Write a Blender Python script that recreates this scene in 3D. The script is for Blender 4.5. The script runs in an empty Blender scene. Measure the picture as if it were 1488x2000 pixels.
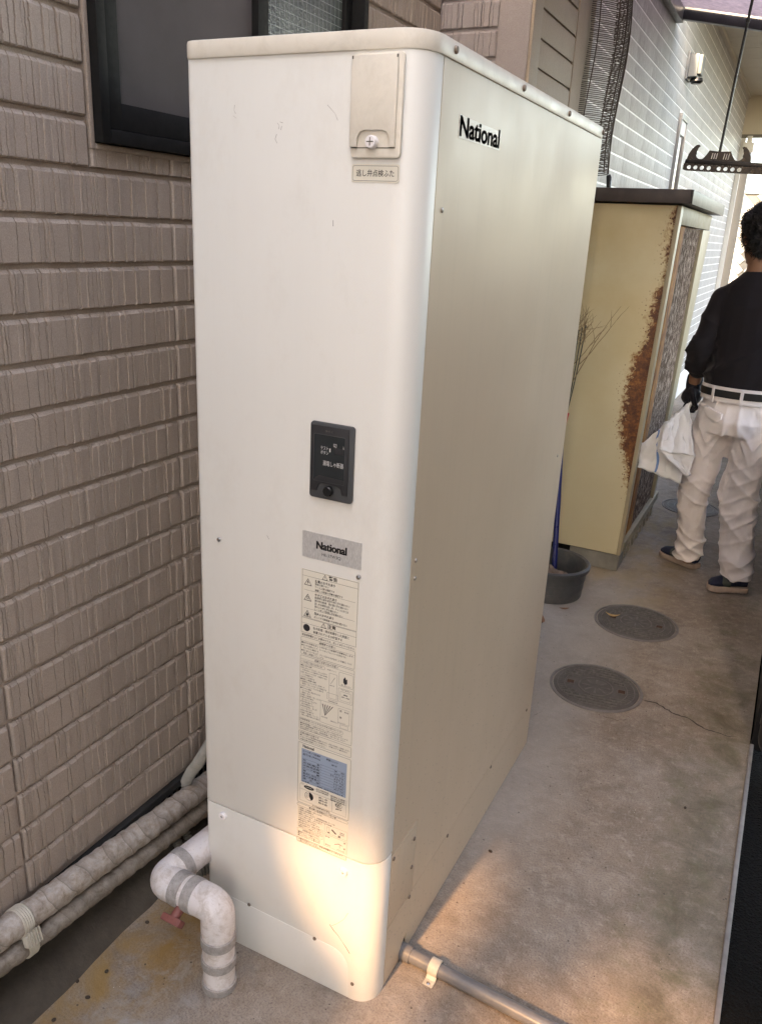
import bpy, bmesh, math, random
from mathutils import Vector, Matrix, noise
C = bpy.context
SC = C.scene
COL = SC.collection
PI = math.pi
rnd = random.Random(7)

# ------------------------------------------------------------------ camera, sky, sun, exposure
F_PX, CXP, CYP = 1588.98, 744.0, 1000.0
YAW, PITCH, ROLL = 0.453037, 1.237023, 0.050957
CAM = Vector((0.528, -1.156, 1.543))
Rz = Matrix.Rotation(YAW, 3, 'Z'); Rx = Matrix.Rotation(PITCH, 3, 'X'); Rr = Matrix.Rotation(ROLL, 3, 'Z')
RC = Rz @ Rx @ Rr
cd = bpy.data.cameras.new('camera'); cam = bpy.data.objects.new('camera', cd); COL.objects.link(cam)
cam.matrix_world = Matrix.Translation(CAM) @ RC.to_4x4()
cd.sensor_fit = 'VERTICAL'; cd.sensor_height = 24.0; cd.lens = F_PX / 2000.0 * 24.0
cd.clip_start = 0.02; cd.clip_end = 500
SC.camera = cam

SUN_DIR = Vector((0.10, 1.0, -0.78)).normalized()       # way the light travels
world = bpy.data.worlds.new('World'); SC.world = world; world.use_nodes = True
wn = world.node_tree.nodes; wl = world.node_tree.links; wn.clear()
sky = wn.new('ShaderNodeTexSky'); sky.sky_type = 'NISHITA'; sky.sun_disc = False
sky.sun_elevation = math.asin(-SUN_DIR.z); sky.sun_rotation = math.atan2(-SUN_DIR.x, -SUN_DIR.y)
sky.air_density = 1.0; sky.dust_density = 3.0; sky.ozone_density = 1.0
bg = wn.new('ShaderNodeBackground'); bg.inputs['Strength'].default_value = 0.15
wo = wn.new('ShaderNodeOutputWorld'); wl.new(sky.outputs[0], bg.inputs[0]); wl.new(bg.outputs[0], wo.inputs[0])
sd = bpy.data.lights.new('sun', 'SUN'); sd.energy = 2.0; sd.angle = math.radians(2.2); sd.color = (1.0, 0.86, 0.68)
so = bpy.data.objects.new('sun', sd); COL.objects.link(so)
so.rotation_euler = SUN_DIR.to_track_quat('-Z', 'Y').to_euler(); so.location = (0, -4, 6)
SC.view_settings.view_transform = 'Standard'; SC.view_settings.look = 'None'
SC.view_settings.exposure = 3.52; SC.view_settings.gamma = 1.0
SC.view_settings.use_curve_mapping = False
SC.view_settings.use_white_balance = True; SC.view_settings.white_balance_temperature = 8100; SC.view_settings.white_balance_tint = 12
SC.render.engine = 'CYCLES'
SC.cycles.max_bounces = 8; SC.cycles.diffuse_bounces = 5; SC.cycles.glossy_bounces = 4
SC.cycles.transparent_max_bounces = 12; SC.cycles.use_denoising = True

def at(u, v, ax, val):
    """the point where the photograph's pixel (u, v) meets the plane  axis ax = val"""
    d = RC @ Vector(((u - CXP) / F_PX, -(v - CYP) / F_PX, -1.0))
    t = (val - CAM[ax]) / d[ax]
    return CAM + d * t

# ------------------------------------------------------------------ materials
MATS = {}
class NT:
    def __init__(s, name):
        s.m = bpy.data.materials.new(name); s.m.use_nodes = True
        s.n = s.m.node_tree.nodes; s.l = s.m.node_tree.links; s.n.clear()
        s.out = s.n.new('ShaderNodeOutputMaterial'); s.b = s.n.new('ShaderNodeBsdfPrincipled')
        s.l.new(s.b.outputs[0], s.out.inputs[0])
        s.geo = s.n.new('ShaderNodeNewGeometry'); s.P = s.geo.outputs['Position']
    def link(s, a, b):
        if isinstance(a, (int, float)): b.default_value = a
        elif isinstance(a, (tuple, list)): b.default_value = tuple(a) if len(a) == 4 or len(b.default_value) == 3 else (*a, 1)
        else: s.l.new(a, b)
    def map(s, scale=(1, 1, 1), loc=(0, 0, 0), src=None):
        m = s.n.new('ShaderNodeMapping'); m.inputs['Scale'].default_value = scale; m.inputs['Location'].default_value = loc
        s.l.new(src or s.P, m.inputs[0]); return m.outputs[0]
    def noise(s, scale, detail=4, rough=.55, vec=None, dist=0):
        t = s.n.new('ShaderNodeTexNoise'); t.inputs['Scale'].default_value = scale; t.inputs['Detail'].default_value = detail
        t.inputs['Roughness'].default_value = rough; t.inputs['Distortion'].default_value = dist
        s.l.new(vec or s.P, t.inputs['Vector']); return t.outputs[0]
    def vor(s, scale, vec=None, feat='F1', rand=1.0):
        t = s.n.new('ShaderNodeTexVoronoi'); t.feature = feat; t.inputs['Scale'].default_value = scale
        t.inputs['Randomness'].default_value = rand
        s.l.new(vec or s.P, t.inputs['Vector']); return t.outputs['Distance']
    def ramp(s, f, stops, interp='LINEAR'):
        r = s.n.new('ShaderNodeValToRGB'); r.color_ramp.interpolation = interp; e = r.color_ramp.elements
        while len(e) < len(stops): e.new(0.5)
        for k, (p, c) in enumerate(stops):
            e[k].position = p; e[k].color = (c, c, c, 1) if isinstance(c, (int, float)) else (*c, 1)
        s.l.new(f, r.inputs[0]); return r.outputs[0]
    def math(s, op, a, b=0.0, clamp=False):
        m = s.n.new('ShaderNodeMath'); m.operation = op; m.use_clamp = clamp
        s.link(a, m.inputs[0]); s.link(b, m.inputs[1]); return m.outputs[0]
    def mix(s, f, a, b, mode='MIX'):
        m = s.n.new('ShaderNodeMix'); m.data_type = 'RGBA'; m.blend_type = mode
        s.link(f, m.inputs[0]); s.link(a, m.inputs[6]); s.link(b, m.inputs[7]); return m.outputs[2]
    def sep(s, src=None):
        x = s.n.new('ShaderNodeSeparateXYZ'); s.l.new(src or s.P, x.inputs[0]); return x.outputs
    def bump(s, h, strength=.3, dist=.002, prev=None):
        b = s.n.new('ShaderNodeBump'); b.inputs['Strength'].default_value = strength; b.inputs['Distance'].default_value = dist
        s.l.new(h, b.inputs['Height'])
        if prev: s.l.new(prev, b.inputs['Normal'])
        return b.outputs[0]
    def band(s, v, lo, hi, soft):
        a = s.n.new('ShaderNodeMapRange'); a.inputs[1].default_value = lo - soft; a.inputs[2].default_value = lo + soft; s.link(v, a.inputs[0])
        b = s.n.new('ShaderNodeMapRange'); b.inputs[1].default_value = hi - soft; b.inputs[2].default_value = hi + soft
        b.inputs[3].default_value = 1; b.inputs[4].default_value = 0; s.link(v, b.inputs[0])
        return s.math('MULTIPLY', a.outputs[0], b.outputs[0])
    def done(s, col=None, rough=None, metal=None, normal=None, spec=None):
        if col is not None: s.link(col, s.b.inputs['Base Color'])
        if rough is not None: s.link(rough, s.b.inputs['Roughness'])
        if metal is not None: s.link(metal, s.b.inputs['Metallic'])
        if normal is not None: s.l.new(normal, s.b.inputs['Normal'])
        if spec is not None: s.link(spec, s.b.inputs['Specular IOR Level'])
        return s.m

def paint(name, col, rough=.5, var=.12, vscale=6, bump=.15, bscale=220, bdist=.001, metal=0, spec=.5, dirt=None, dirt_amt=.4, dscale=9):
    """a plain finish with uneven tone, fine relief and optional grime"""
    t = NT(name)
    n = t.noise(vscale, 6, .6)
    lo = tuple(c * (1 - var) for c in col); hi = tuple(min(1, c * (1 + var)) for c in col)
    c = t.ramp(n, [(.3, lo), (.7, hi)])
    if dirt:
        d = t.ramp(t.noise(dscale, 8, .7, dist=.4), [(.48, 0.0), (.72, dirt_amt)])
        c = t.mix(d, c, dirt)
    r = t.ramp(t.noise(vscale * 3, 4), [(.3, max(0, rough - .06)), (.7, min(1, rough + .08))])
    nb = t.bump(t.noise(bscale, 3), bump, bdist)
    return t.done(c, r, metal, nb, spec)

def M(k): return MATS[k]

# cream enamel of the tank, with faint scuffs
def tank_mat(name, col, specks=False, seed=0.0):
    t = NT(name)
    n = t.noise(2.2, 5, .6)
    c = t.ramp(n, [(.3, tuple(k * .955 for k in col)), (.7, col)])
    sc = t.map((60, 60, 14), (seed, 0, 0))
    s = t.ramp(t.noise(1.0, 6, .75, sc), [(.735, 0.0), (.80, .30)])
    reg = t.ramp(t.noise(3.2, 2, .5, t.map((1, 1, 1), (seed + 3, 1, 4))), [(.52, 0.0), (.66, 1.0)])
    c = t.mix(t.math('MULTIPLY', s, reg), c, (.30, .27, .25))
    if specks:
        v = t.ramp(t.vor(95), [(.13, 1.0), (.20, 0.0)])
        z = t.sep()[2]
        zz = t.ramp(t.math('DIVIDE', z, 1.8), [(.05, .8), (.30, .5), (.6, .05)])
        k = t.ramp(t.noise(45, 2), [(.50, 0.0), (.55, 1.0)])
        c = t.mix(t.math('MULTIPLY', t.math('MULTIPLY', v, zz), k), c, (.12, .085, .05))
    nb = t.bump(t.noise(420, 2), .05, .0004)
    st_ = t.ramp(t.noise(1.0, 6, .7, t.map((38, 38, 1.1), (seed, 3, 0))), [(.50, 0.0), (.72, .16 if specks else .06)])
    c = t.mix(st_, c, tuple(k * .72 for k in col))
    c = t.mix(t.ramp(t.noise(1.0, 7, .75, t.map((9, 9, 5), (seed, 8, 2))), [(.52, 0.0), (.74, .16)]), c, (.42, .36, .28))
    nb = t.bump(t.noise(2.5, 2, .4), .5 if specks else .2, .014, nb)
    r = t.ramp(t.noise(5, 4), [(.3, .36), (.7, .46)])
    return t.done(c, r, 0, nb, .5)
MATS['enamel'] = tank_mat('cream_enamel', (.72, .715, .68))
MATS['enamel_shaded'] = tank_mat('cream_enamel_shaded', (.53, .42, .305), True, 5.0)  # same paint as the front; side shade and warm bounce put into the colour
MATS['enamel_lid'] = paint('cream_lid_enamel', (.70, .655, .575), .38, .05, 5, .1, 300, .0005, dirt=(.3, .26, .2), dirt_amt=.25, dscale=20)
MATS['scuff_tone'] = paint('grey_scuff', (.36, .34, .32), .5)
MATS['gap'] = paint('dark_gap', (.10, .085, .07), .9)
MATS['black_plastic'] = paint('black_plastic', (.022, .022, .024), .42, .2)
MATS['grey_plastic'] = paint('charcoal_plastic', (.055, .058, .062), .45, .15)
MATS['ink'] = paint('black_ink', (.018, .018, .022), .5, .1, bump=0)
MATS['ink_soft'] = paint('thin_black_ink', (.05, .05, .055), .5, .1, bump=0)
MATS['white_ink'] = paint('white_ink', (.62, .62, .62), .5, .05, bump=0)
MATS['label'] = paint('cream_label', (.69, .66, .575), .42, .02, bump=.02)
MATS['label_blue'] = paint('blue_label', (.28, .35, .46), .4, .05, bump=.02)
t = NT('brushed_silver_label'); nn = t.noise(1, 4, .6, t.map((900, 900, 160)))
MATS['silver'] = t.done(t.ramp(nn, [(.3, (.46, .455, .445)), (.7, (.66, .655, .64))]), .38, .35, t.bump(nn, .2, .0004))
MATS['screw'] = paint('dull_screw_metal', (.36, .34, .31), .45, .2, 200, .3, 600, .0005, metal=.85)
MATS['screw_rust'] = paint('rusted_screw_metal', (.20, .16, .13), .6, .3, 200, .4, 600, .0006, metal=.5)
MATS['white_cap'] = paint('white_plastic_cap', (.78, .75, .76), .35, .03, 100, .02)
MATS['chrome'] = paint('bright_screw_metal', (.6, .6, .6), .22, .1, 90, .02, metal=1)

# siding of the brown house wall
def siding_mat(name, base, cool, gloss=.55, bs=.45):
    t = NT(name)
    c = t.ramp(t.noise(3.0, 5, .6), [(.3, tuple(k * .93 for k in base)), (.7, base)])
    c = t.mix(t.ramp(t.noise(40, 5, .7), [(.5, 0.0), (.75, .35)]), c, cool)
    dirt = t.ramp(t.noise(1.0, 6, .7, t.map((14, 14, 2.2))), [(.55, 0.0), (.8, .25)])
    c = t.mix(dirt, c, tuple(k * .55 for k in base))
    nb = t.bump(t.noise(330, 5, .65), bs, .0022)
    c = t.mix(t.ramp(t.noise(420, 3, .8), [(.42, .45), (.56, 0.0)]), c, tuple(k * .62 for k in base))
    c = t.mix(t.ramp(t.noise(380, 3, .8, t.map((1, 1, 1), (5, 5, 5))), [(.55, 0.0), (.68, .4)]), c, tuple(min(1, k * 1.35) for k in base))
    return t.done(c, gloss, 0, nb, .4)
MATS['siding'] = siding_mat('brown_siding', (.405, .325, .268), (.44, .365, .31), .5, .8)
MATS['siding_gloss'] = siding_mat('brown_siding_weathered', (.37, .325, .315), (.46, .42, .41), .32, .6)
MATS['siding_dark'] = siding_mat('tan_siding', (.40, .325, .255), (.30, .26, .22), .6, .35)
t = NT('white_siding')
c = t.ramp(t.noise(4, 5), [(.3, (.42, .415, .405)), (.7, (.53, .525, .51))])
st = t.noise(1, 4, .65, t.map((150, 150, 12)))
c = t.mix(t.ramp(st, [(.42, 0.0), (.62, .8)]), c, (.27, .255, .24))
nb = t.bump(st, 1.0, .006); nb = t.bump(t.noise(180, 3), .5, .002, nb)
MATS['white_siding'] = t.done(c, .5, 0, nb, .35)
MATS['groove_white'] = paint('white_joint', (.84, .84, .82), .4, .03)
MATS['window_black'] = paint('black_window_aluminium', (.009, .009, .009), .55, .2, 40, .05, spec=.2)
t = NT('insect_screen')
sx = t.sep(t.map((1, 5000, 5000)))
w = t.math('MAXIMUM', t.math('SINE', sx[1]), t.math('SINE', sx[2]))
c = t.ramp(t.noise(3, 5, .6), [(.3, (.055, .047, .045)), (.7, (.105, .090, .087))])
c = t.mix(t.ramp(t.noise(1.5, 3, .5, t.map((1, 2, .6))), [(.4, 0.0), (.75, .6)]), c, (.125, .105, .10))
MATS['screen'] = t.done(c, .6, 0, t.bump(w, .35, .0006), .35)
t = NT('wired_glass')
g = t.sep(t.map((1, 160, 160), (0, 0, 0)))
wy = t.math('ABSOLUTE', t.math('SINE', g[1])); wz = t.math('ABSOLUTE', t.math('SINE', g[2]))
wm = t.ramp(t.math('MINIMUM', wy, wz), [(.06, 1.0), (.13, 0.0)])
c = t.ramp(t.noise(5, 3), [(.35, (.035, .045, .042)), (.7, (.13, .15, .13))])
c = t.mix(wm, c, (.28, .31, .29))
MATS['wired_glass'] = t.done(c, .12, 0, t.bump(t.noise(130, 3), .45, .003), .6)
MATS['dark_glass'] = paint('dark_glass', (.02, .024, .026), .06, .2, 3, .02)
MATS['alu'] = paint('aluminium', (.27, .28, .28), .42, .12, 12, .1, 300, metal=.75)
MATS['alu_dark'] = paint('dark_bronze_frame', (.06, .06, .062), .35, .2, 12, .1, metal=.5)
MATS['flashing'] = paint('black_flashing', (.018, .017, .016), .7, .3)
t = NT('foundation_concrete')
c = t.ramp(t.noise(6, 8, .7, dist=.3), [(.3, (.045, .036, .027)), (.7, (.10, .082, .063))])
c = t.mix(t.ramp(t.noise(60, 6, .7), [(.5, 0.0), (.7, .5)]), c, (.06, .05, .038))
MATS['foundation'] = t.done(c, .9, 0, t.bump(t.noise(90, 6, .7), .6, .004), .2)

# insulated pipe wrap
t = NT('pipe_wrap_tape')
sp = t.sep(); u = t.math('ADD', t.math('MULTIPLY', sp[1], 52), t.math('ADD', t.math('MULTIPLY', sp[2], 26), t.math('MULTIPLY', t.noise(5, 3), 6)))
saw = t.math('FRACT', t.math('MULTIPLY', u, .35))
c = t.ramp(t.noise(34, 9, .78, dist=.3), [(.32, (.20, .15, .105)), (.48, (.38, .325, .275)), (.68, (.52, .475, .435))])
c = t.mix(t.ramp(saw, [(.0, .85), (.06, .3), (.3, 0.0), (1, 0.0)]), c, (.16, .13, .10))
c = t.mix(t.ramp(t.noise(70, 6, .75), [(.52, 0.0), (.72, .6)]), c, (.27, .225, .18))
nb = t.bump(saw, .5, .0025); nb = t.bump(t.noise(45, 5, .65, t.map((1, .55, 1.4))), .7, .005, nb)
MATS['wrap'] = t.done(c, .62, 0, nb, .35)
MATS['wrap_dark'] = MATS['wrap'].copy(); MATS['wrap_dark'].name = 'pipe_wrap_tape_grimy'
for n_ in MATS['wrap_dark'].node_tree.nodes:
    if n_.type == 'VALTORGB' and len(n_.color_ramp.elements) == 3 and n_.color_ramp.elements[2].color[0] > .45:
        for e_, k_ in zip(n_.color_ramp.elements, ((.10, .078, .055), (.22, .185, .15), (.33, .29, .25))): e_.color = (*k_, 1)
t = NT('white_drain_pipe')
c = t.ramp(t.noise(7, 5, .6), [(.35, (.62, .585, .585)), (.7, (.70, .675, .675))])
up = t.sep(t.geo.outputs['Normal'])[2]
grime = t.math('MULTIPLY', t.ramp(t.noise(38, 9, .8, dist=.4), [(.47, 0.0), (.64, 1.0)]), .6)
c = t.mix(grime, c, (.36, .295, .235))
c = t.mix(t.ramp(t.noise(160, 4, .7), [(.62, 0.0), (.72, .5)]), c, (.22, .18, .14))
MATS['pvc_white'] = t.done(c, .42, 0, t.bump(t.noise(110, 4), .15, .001), .45)
t = NT('grey_tape')
c = t.ramp(t.noise(60, 6, .7), [(.35, (.25, .235, .225)), (.7, (.40, .38, .365))])
c = t.mix(t.ramp(t.vor(300), [(.12, .6), (.25, 0.0)]), c, (.12, .10, .09))
MATS['tape'] = t.done(c, .7, 0, t.bump(t.noise(300, 4), .4, .0012), .3)
MATS['valve_red'] = paint('faded_red_plastic', (.20, .066, .055), .55, .2, 60, .2, 200, dirt=(.28, .2, .17))
MATS['hose'] = paint('corrugated_hose', (.27, .26, .23), .6, .15, 40, .1, dirt=(.15, .13, .1))
MATS['hose_dark'] = paint('grimy_corrugated_hose', (.16, .15, .13), .7, .2, 40, .1)
MATS['clip'] = paint('beige_plastic_clip', (.50, .455, .375), .55, .12, 60, .1, dirt=(.22, .18, .13))
MATS['pipe_grey'] = paint('grey_pvc_pipe', (.13, .13, .136), .33, .08, 20, .05, dirt=(.27, .24, .2), dirt_amt=.35, dscale=30)
MATS['steel_dull'] = paint('vent_steel', (.33, .30, .25), .5, .3, 60, .2, metal=.4, dirt=(.12, .09, .06))
MATS['void'] = paint('under_house_dark', (.01, .009, .008), .95)

# shed enamel with the rust
t = NT('yellowed_shed_enamel')
P0 = t.sep()
c = t.ramp(t.noise(3, 6, .6), [(.3, (.56, .44, .235)), (.7, (.64, .55, .35))])
zr = t.ramp(t.math('DIVIDE', P0[2], 1.75), [(.1, .75), (.55, .35), (.75, 0.0)])
c = t.mix(zr, c, (.55, .50, .34))
c = t.mix(t.ramp(t.noise(90, 4, .7), [(.6, 0.0), (.75, .3)]), c, (.70, .64, .48))
zn = t.math('DIVIDE', P0[2], 1.8)
def curve(nt, f, pts):
    cv = nt.n.new('ShaderNodeFloatCurve'); cm = cv.mapping; k = cm.curves[0]
    pts = sorted(pts)
    k.points[0].location = pts[0]; k.points[1].location = pts[-1]
    for p in pts[1:-1]: k.points.new(*p)
    for p in k.points: p.handle_type = 'AUTO_CLAMPED'
    cm.update(); nt.link(f, cv.inputs['Value']); return cv.outputs[0]
RL = [((1318, 410), 0), ((1312, 440), 0), ((1300, 500), 0), ((1302, 540), 0), ((1283, 575), 0), ((1270, 610), 0), ((1262, 660), 0), ((1240, 700), 0), ((1222, 760), 0), ((1213, 820), 0), ((1216, 870), 0), ((1222, 900), 0), ((1226, 940), 0), ((1228, 985), 0)]
RR = [(1322, 410), (1316, 440), (1312, 500), (1306, 540), (1296, 575), (1290, 610), (1286, 660), (1278, 720), (1270, 800), (1262, 840), (1250, 880), (1240, 920), (1236, 950), (1230, 985)]
fl = [];fr = []
for (q, _) in RL:
    w = at(*q, 1, 2.7); fl.append((w.z / 1.8, (w.x + .5) / .5))
for q in RR:
    w = at(*q, 1, 2.7); fr.append((w.z / 1.8, (w.x + .5) / .5))
xl = curve(t, zn, fl); xr = curve(t, zn, fr)
xn = t.math('DIVIDE', t.math('ADD', P0[0], .5), .5)
inside = t.math('MINIMUM', t.math('SUBTRACT', xn, xl), t.math('MULTIPLY', t.math('SUBTRACT', xr, xn), 1.6))
nz = t.math('MULTIPLY', t.math('SUBTRACT', t.noise(42, 7, .72, dist=.5), .5), .30)
sc_ = t.math('ADD', inside, nz)
core = t.ramp(sc_, [(.005, 0.0), (.018, 1.0)])
halo = t.ramp(t.math('ADD', sc_, .035), [(0.0, 0.0), (.05, .85)])
spk = t.math('MULTIPLY', t.ramp(t.vor(75), [(.22, 1.0), (.28, 0.0)]), t.ramp(t.math('ADD', t.math('SUBTRACT', xn, xl), .12), [(0.0, 0.0), (.10, 1.0)]))
spk = t.math('MULTIPLY', spk, t.math('MULTIPLY', t.ramp(t.math('SUBTRACT', xr, xn), [(-.0, 0.0), (.02, 1.0)]), t.ramp(t.noise(28, 2), [(.5, 0.0), (.55, 1.0)])))
spk = t.math('MULTIPLY', spk, t.ramp(zn, [(.17, 0.0), (.2, 1.0), (.93, 1.0), (.95, 0.0)]))
front = t.ramp(t.math('SUBTRACT', 2.725, P0[1]), [(0.0, 0.0), (.01, 1.0)])
rc = t.ramp(t.noise(45, 7, .75), [(.35, (.06, .022, .013)), (.52, (.14, .05, .019)), (.66, (.30, .125, .035))])
c = t.mix(t.math('MULTIPLY', halo, front), c, (.27, .115, .03))
c = t.mix(t.math('MULTIPLY', t.math('MAXIMUM', core, spk), front), c, rc)
MATS['shed'] = t.done(c, .5, 0, t.bump(t.math('ADD', t.noise(120, 4), t.math('MULTIPLY', core, .6)), .3, .0015), .4)
MATS['shed_plain'] = paint('shed_trim_enamel', (.27, .23, .15), .5, .15, 8, .15, dirt=(.3, .24, .15), dirt_amt=.5)
MATS['shed_lip'] = paint('shed_corner_enamel', (.34, .285, .185), .4, .08, 8, .1)
t = NT('rusty_door_rail')
c = t.ramp(t.noise(28, 7, .75, t.map((1, 1, .35))), [(.35, (.42, .22, .05)), (.5, (.27, .10, .02)), (.62, (.10, .035, .015))])
MATS['rail_rust'] = t.done(c, .75, 0, t.bump(t.noise(100, 4), .5, .002), .3)
t = NT('patterned_door_panel')
v = t.noise(1, 3, .6, t.map((110, 70, 26), (0, 0, 0)))
c = t.ramp(v, [(.53, (.075, .042, .024)), (.57, (.36, .27, .21))])
MATS['door_pattern'] = t.done(c, .85, 0, t.bump(v, .5, .003), .12)
MATS['roof_brown'] = paint('brown_roof_steel', (.045, .034, .034), .42, .15, 9, .1, dirt=(.1, .08, .07))
t = NT('bleached_roof_edge')
c = t.ramp(t.noise(1, 6, .7, t.map((6, 60, 5))), [(.3, (.06, .055, .047)), (.7, (.135, .128, .112))])
MATS['roof_edge'] = t.done(c, .45, .3, None, .4)
MATS['block'] = paint('grey_kerb_block', (.20, .19, .165), .9, .2, 12, .5, 90, .003, dirt=(.1, .09, .07))

# ground
t = NT('old_concrete')
P1 = t.sep()
big = t.noise(1.6, 6, .6, dist=.4)
c = t.ramp(big, [(.32, (.205, .158, .120)), (.5, (.285, .228, .180)), (.68, (.375, .315, .262))])
c = t.mix(t.ramp(t.noise(2.3, 5, .6, t.map((1, 1, 1), (4, 9, 0))), [(.45, 0.0), (.68, .55)]), c, (.32, .298, .275))
c = t.mix(t.ramp(t.noise(9, 9, .78, dist=.6), [(.45, 0.0), (.66, .65)]), c, (.14, .108, .082))
c = t.mix(t.ramp(t.noise(26, 9, .8), [(.50, 0.0), (.68, .75)]), c, (.42, .365, .31))
# grain
c = t.mix(t.ramp(t.noise(210, 5, .8), [(.48, 0.0), (.64, .55)]), c, (.055, .043, .032))
c = t.mix(t.ramp(t.noise(310, 3, .7, t.map((1, 1, 1), (7, 7, 0))), [(.56, 0.0), (.7, .5)]), c, (.36, .31, .26))
# ochre wash by the house wall, in front of the heater
lf = t.math('MULTIPLY', t.band(P1[0], -.62, -.40, .07), t.band(P1[1], -1.3, .35, .2))
oc = t.math('MULTIPLY', lf, t.ramp(t.noise(5.5, 7, .65, dist=.5), [(.36, 0.0), (.56, .85)]))
c = t.mix(oc, c, (.31, .185, .055))
# pale chalk streaks and grey by the pipe foot
ch = t.math('MULTIPLY', t.band(P1[0], -.50, -.28, .06), t.band(P1[1], -.6, 0, .1))
c = t.mix(t.math('MULTIPLY', ch, t.ramp(t.noise(9, 8, .7, dist=.8), [(.5, 0.0), (.66, .75)])), c, (.38, .36, .34))
# ochre / pale apron in front of the shed
sa = t.math('MULTIPLY', t.band(P1[0], -.2, .22, .08), t.band(P1[1], 2.25, 3.9, .2))
c = t.mix(t.math('MULTIPLY', sa, t.ramp(t.noise(3.5, 6, .6, t.map((1.6, 1, 1))), [(.42, 0.0), (.6, .7)])), c, (.29, .215, .11))
# rubbed grey by the tank side and round the lids
gs = t.math('MULTIPLY', t.band(P1[0], -.35, .14, .08), t.band(P1[1], .5, 2.6, .2))
c = t.mix(t.math('MULTIPLY', gs, .55), c, (.335, .31, .285))
# moss and damp along the right-hand edge
ms = t.math('MULTIPLY', t.band(P1[0], .47, .70, .07), t.band(P1[1], -.4, 2.0, .3))
c = t.mix(t.math('MULTIPLY', ms, t.ramp(t.noise(7, 7, .7, dist=.6), [(.38, .15), (.62, .8)])), c, (.085, .070, .038))
ms2 = t.math('MULTIPLY', t.band(P1[0], .40, .62, .06), t.ramp(t.noise(11, 7, .7, t.map((1, 1, 1), (2, 5, 0))), [(.5, 0.0), (.66, .55)]))
c = t.mix(ms2, c, (.11, .105, .05))
c = t.mix(t.ramp(t.vor(26), [(.05, .75), (.075, 0.0)]), c, (.045, .033, .023))
nb = t.bump(t.noise(240, 5, .75), .45, .0028); nb = t.bump(t.noise(18, 8, .7), .6, .009, nb)
r = t.ramp(t.noise(4, 5), [(.3, .62), (.7, .85)])
MATS['ground'] = t.done(c, r, 0, nb, .35)
MATS['crack'] = paint('crack_dirt', (.055, .043, .033), .95)
t = NT('black_gravel')
v = t.vor(160); c = t.ramp(t.noise(420, 3, .7), [(.60, (.004, .0037, .0034)), (.74, (.007, .006, .0055)), (.79, (.16, .14, .12))])
MATS['gravel'] = t.done(c, .9, 0, t.bump(v, .8, .006), .08)
MATS['edge'] = paint('grey_edge_strip', (.19, .17, .155), .6, .2, 30, .3, 200, metal=.3)
MATS['black_panel'] = paint('black_fence_panel', (.014, .014, .015), .45, .3, 14, .2)
MATS['black_pipe'] = paint('black_downpipe', (.018, .018, .02), .33, .3, 30, .1, dirt=(.09, .08, .07), dirt_amt=.3, dscale=60)
t = NT('cast_iron')
c = t.ramp(t.noise(20, 7, .7), [(.3, (.08, .072, .068)), (.7, (.135, .122, .113))])
c = t.mix(t.ramp(t.noise(4, 5, .6), [(.45, 0.0), (.7, .5)]), c, (.16, .145, .13))
MATS['iron'] = t.done(c, .62, .25, t.bump(t.noise(160, 4), .4, .0015), .4)
MATS['iron_worn'] = paint('worn_iron_pattern', (.135, .124, .113), .5, .25, 40, .2, 200, metal=.3)
MATS['iron_rim'] = paint('iron_rim', (.17, .155, .145), .6, .15, 30, .3, 200, metal=.2)
MATS['iron_pit'] = paint('rusty_keyhole', (.075, .038, .022), .85, .4, 120, .5, 200)
MATS['leaf'] = paint('dry_leaf', (.52, .35, .15), .7, .2, 60, .4, 200)
MATS['leaf_dark'] = paint('brown_leaf', (.22, .11, .06), .75, .3, 60, .4, 200)
MATS['bucket'] = paint('grey_bucket_plastic', (.055, .057, .06), .5, .15, 20, .15, dirt=(.17, .15, .13), dirt_amt=.45)
MATS['blue_pole'] = paint('blue_painted_pole', (.006, .012, .10), .32, .1, 20, .03)
MATS['red'] = paint('red_plastic', (.42, .02, .022), .4, .1)
MATS['tine'] = paint('rake_wire', (.06, .065, .055), .45, .2, 60, .1, metal=.6)
MATS['twig'] = paint('dry_twig', (.24, .165, .09), .85, .3, 60)
MATS['glove_brown'] = paint('brown_work_glove', (.15, .11, .085), .9, .2, 40, .5, 300)
MATS['blind'] = paint('bamboo_blind', (.075, .055, .042), .75, .35, 60, .1)
MATS['canopy_panel'] = None
t = NT('smoked_polycarbonate')
c = t.ramp(t.noise(30, 5, .7), [(.35, (.24, .23, .28)), (.7, (.36, .345, .40))])
tr = t.n.new('ShaderNodeBsdfTranslucent'); t.l.new(c, tr.inputs[0])
mx = t.n.new('ShaderNodeMixShader'); mx.inputs[0].default_value = .75
t.l.new(t.b.outputs[0], mx.inputs[1]); t.l.new(tr.outputs[0], mx.inputs[2]); t.l.new(mx.outputs[0], t.out.inputs[0])
MATS['canopy_panel'] = t.done(c, .25, 0, t.bump(t.noise(90, 4), .3, .003), .5)
MATS['soffit'] = paint('beige_soffit_board', (.50, .46, .375), .6, .05, 3, .1)
MATS['lamp_grey'] = paint('grey_lamp_housing', (.16, .17, .175), .4, .1)
MATS['lamp_cover'] = paint('dusty_lamp_cover', (.17, .17, .155), .5, .1)
MATS['frost'] = paint('frosted_cover', (.66, .66, .62), .4, .05)
MATS['post'] = paint('beige_corner_post', (.13, .122, .105), .5, .08)
MATS['post_white'] = paint('white_corner_trim', (.5, .5, .48), .4, .03)
MATS['tile_joint'] = paint('wall_joint_mortar', (.085, .085, .08), .9)
MATS['tile_white'] = paint('white_wall_tile', (.25, .247, .24), .5, .05, 8, .3, 120, .003)
MATS['far_white'] = paint('pale_render', (.70, .69, .66), .8, .06)
MATS['blocker_brown'] = paint('brown_render', (.13, .09, .058), .85, .1, 2)
t = NT('sun_dimmer_tint')  # tint of the added sheet that weakens the sun
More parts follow.
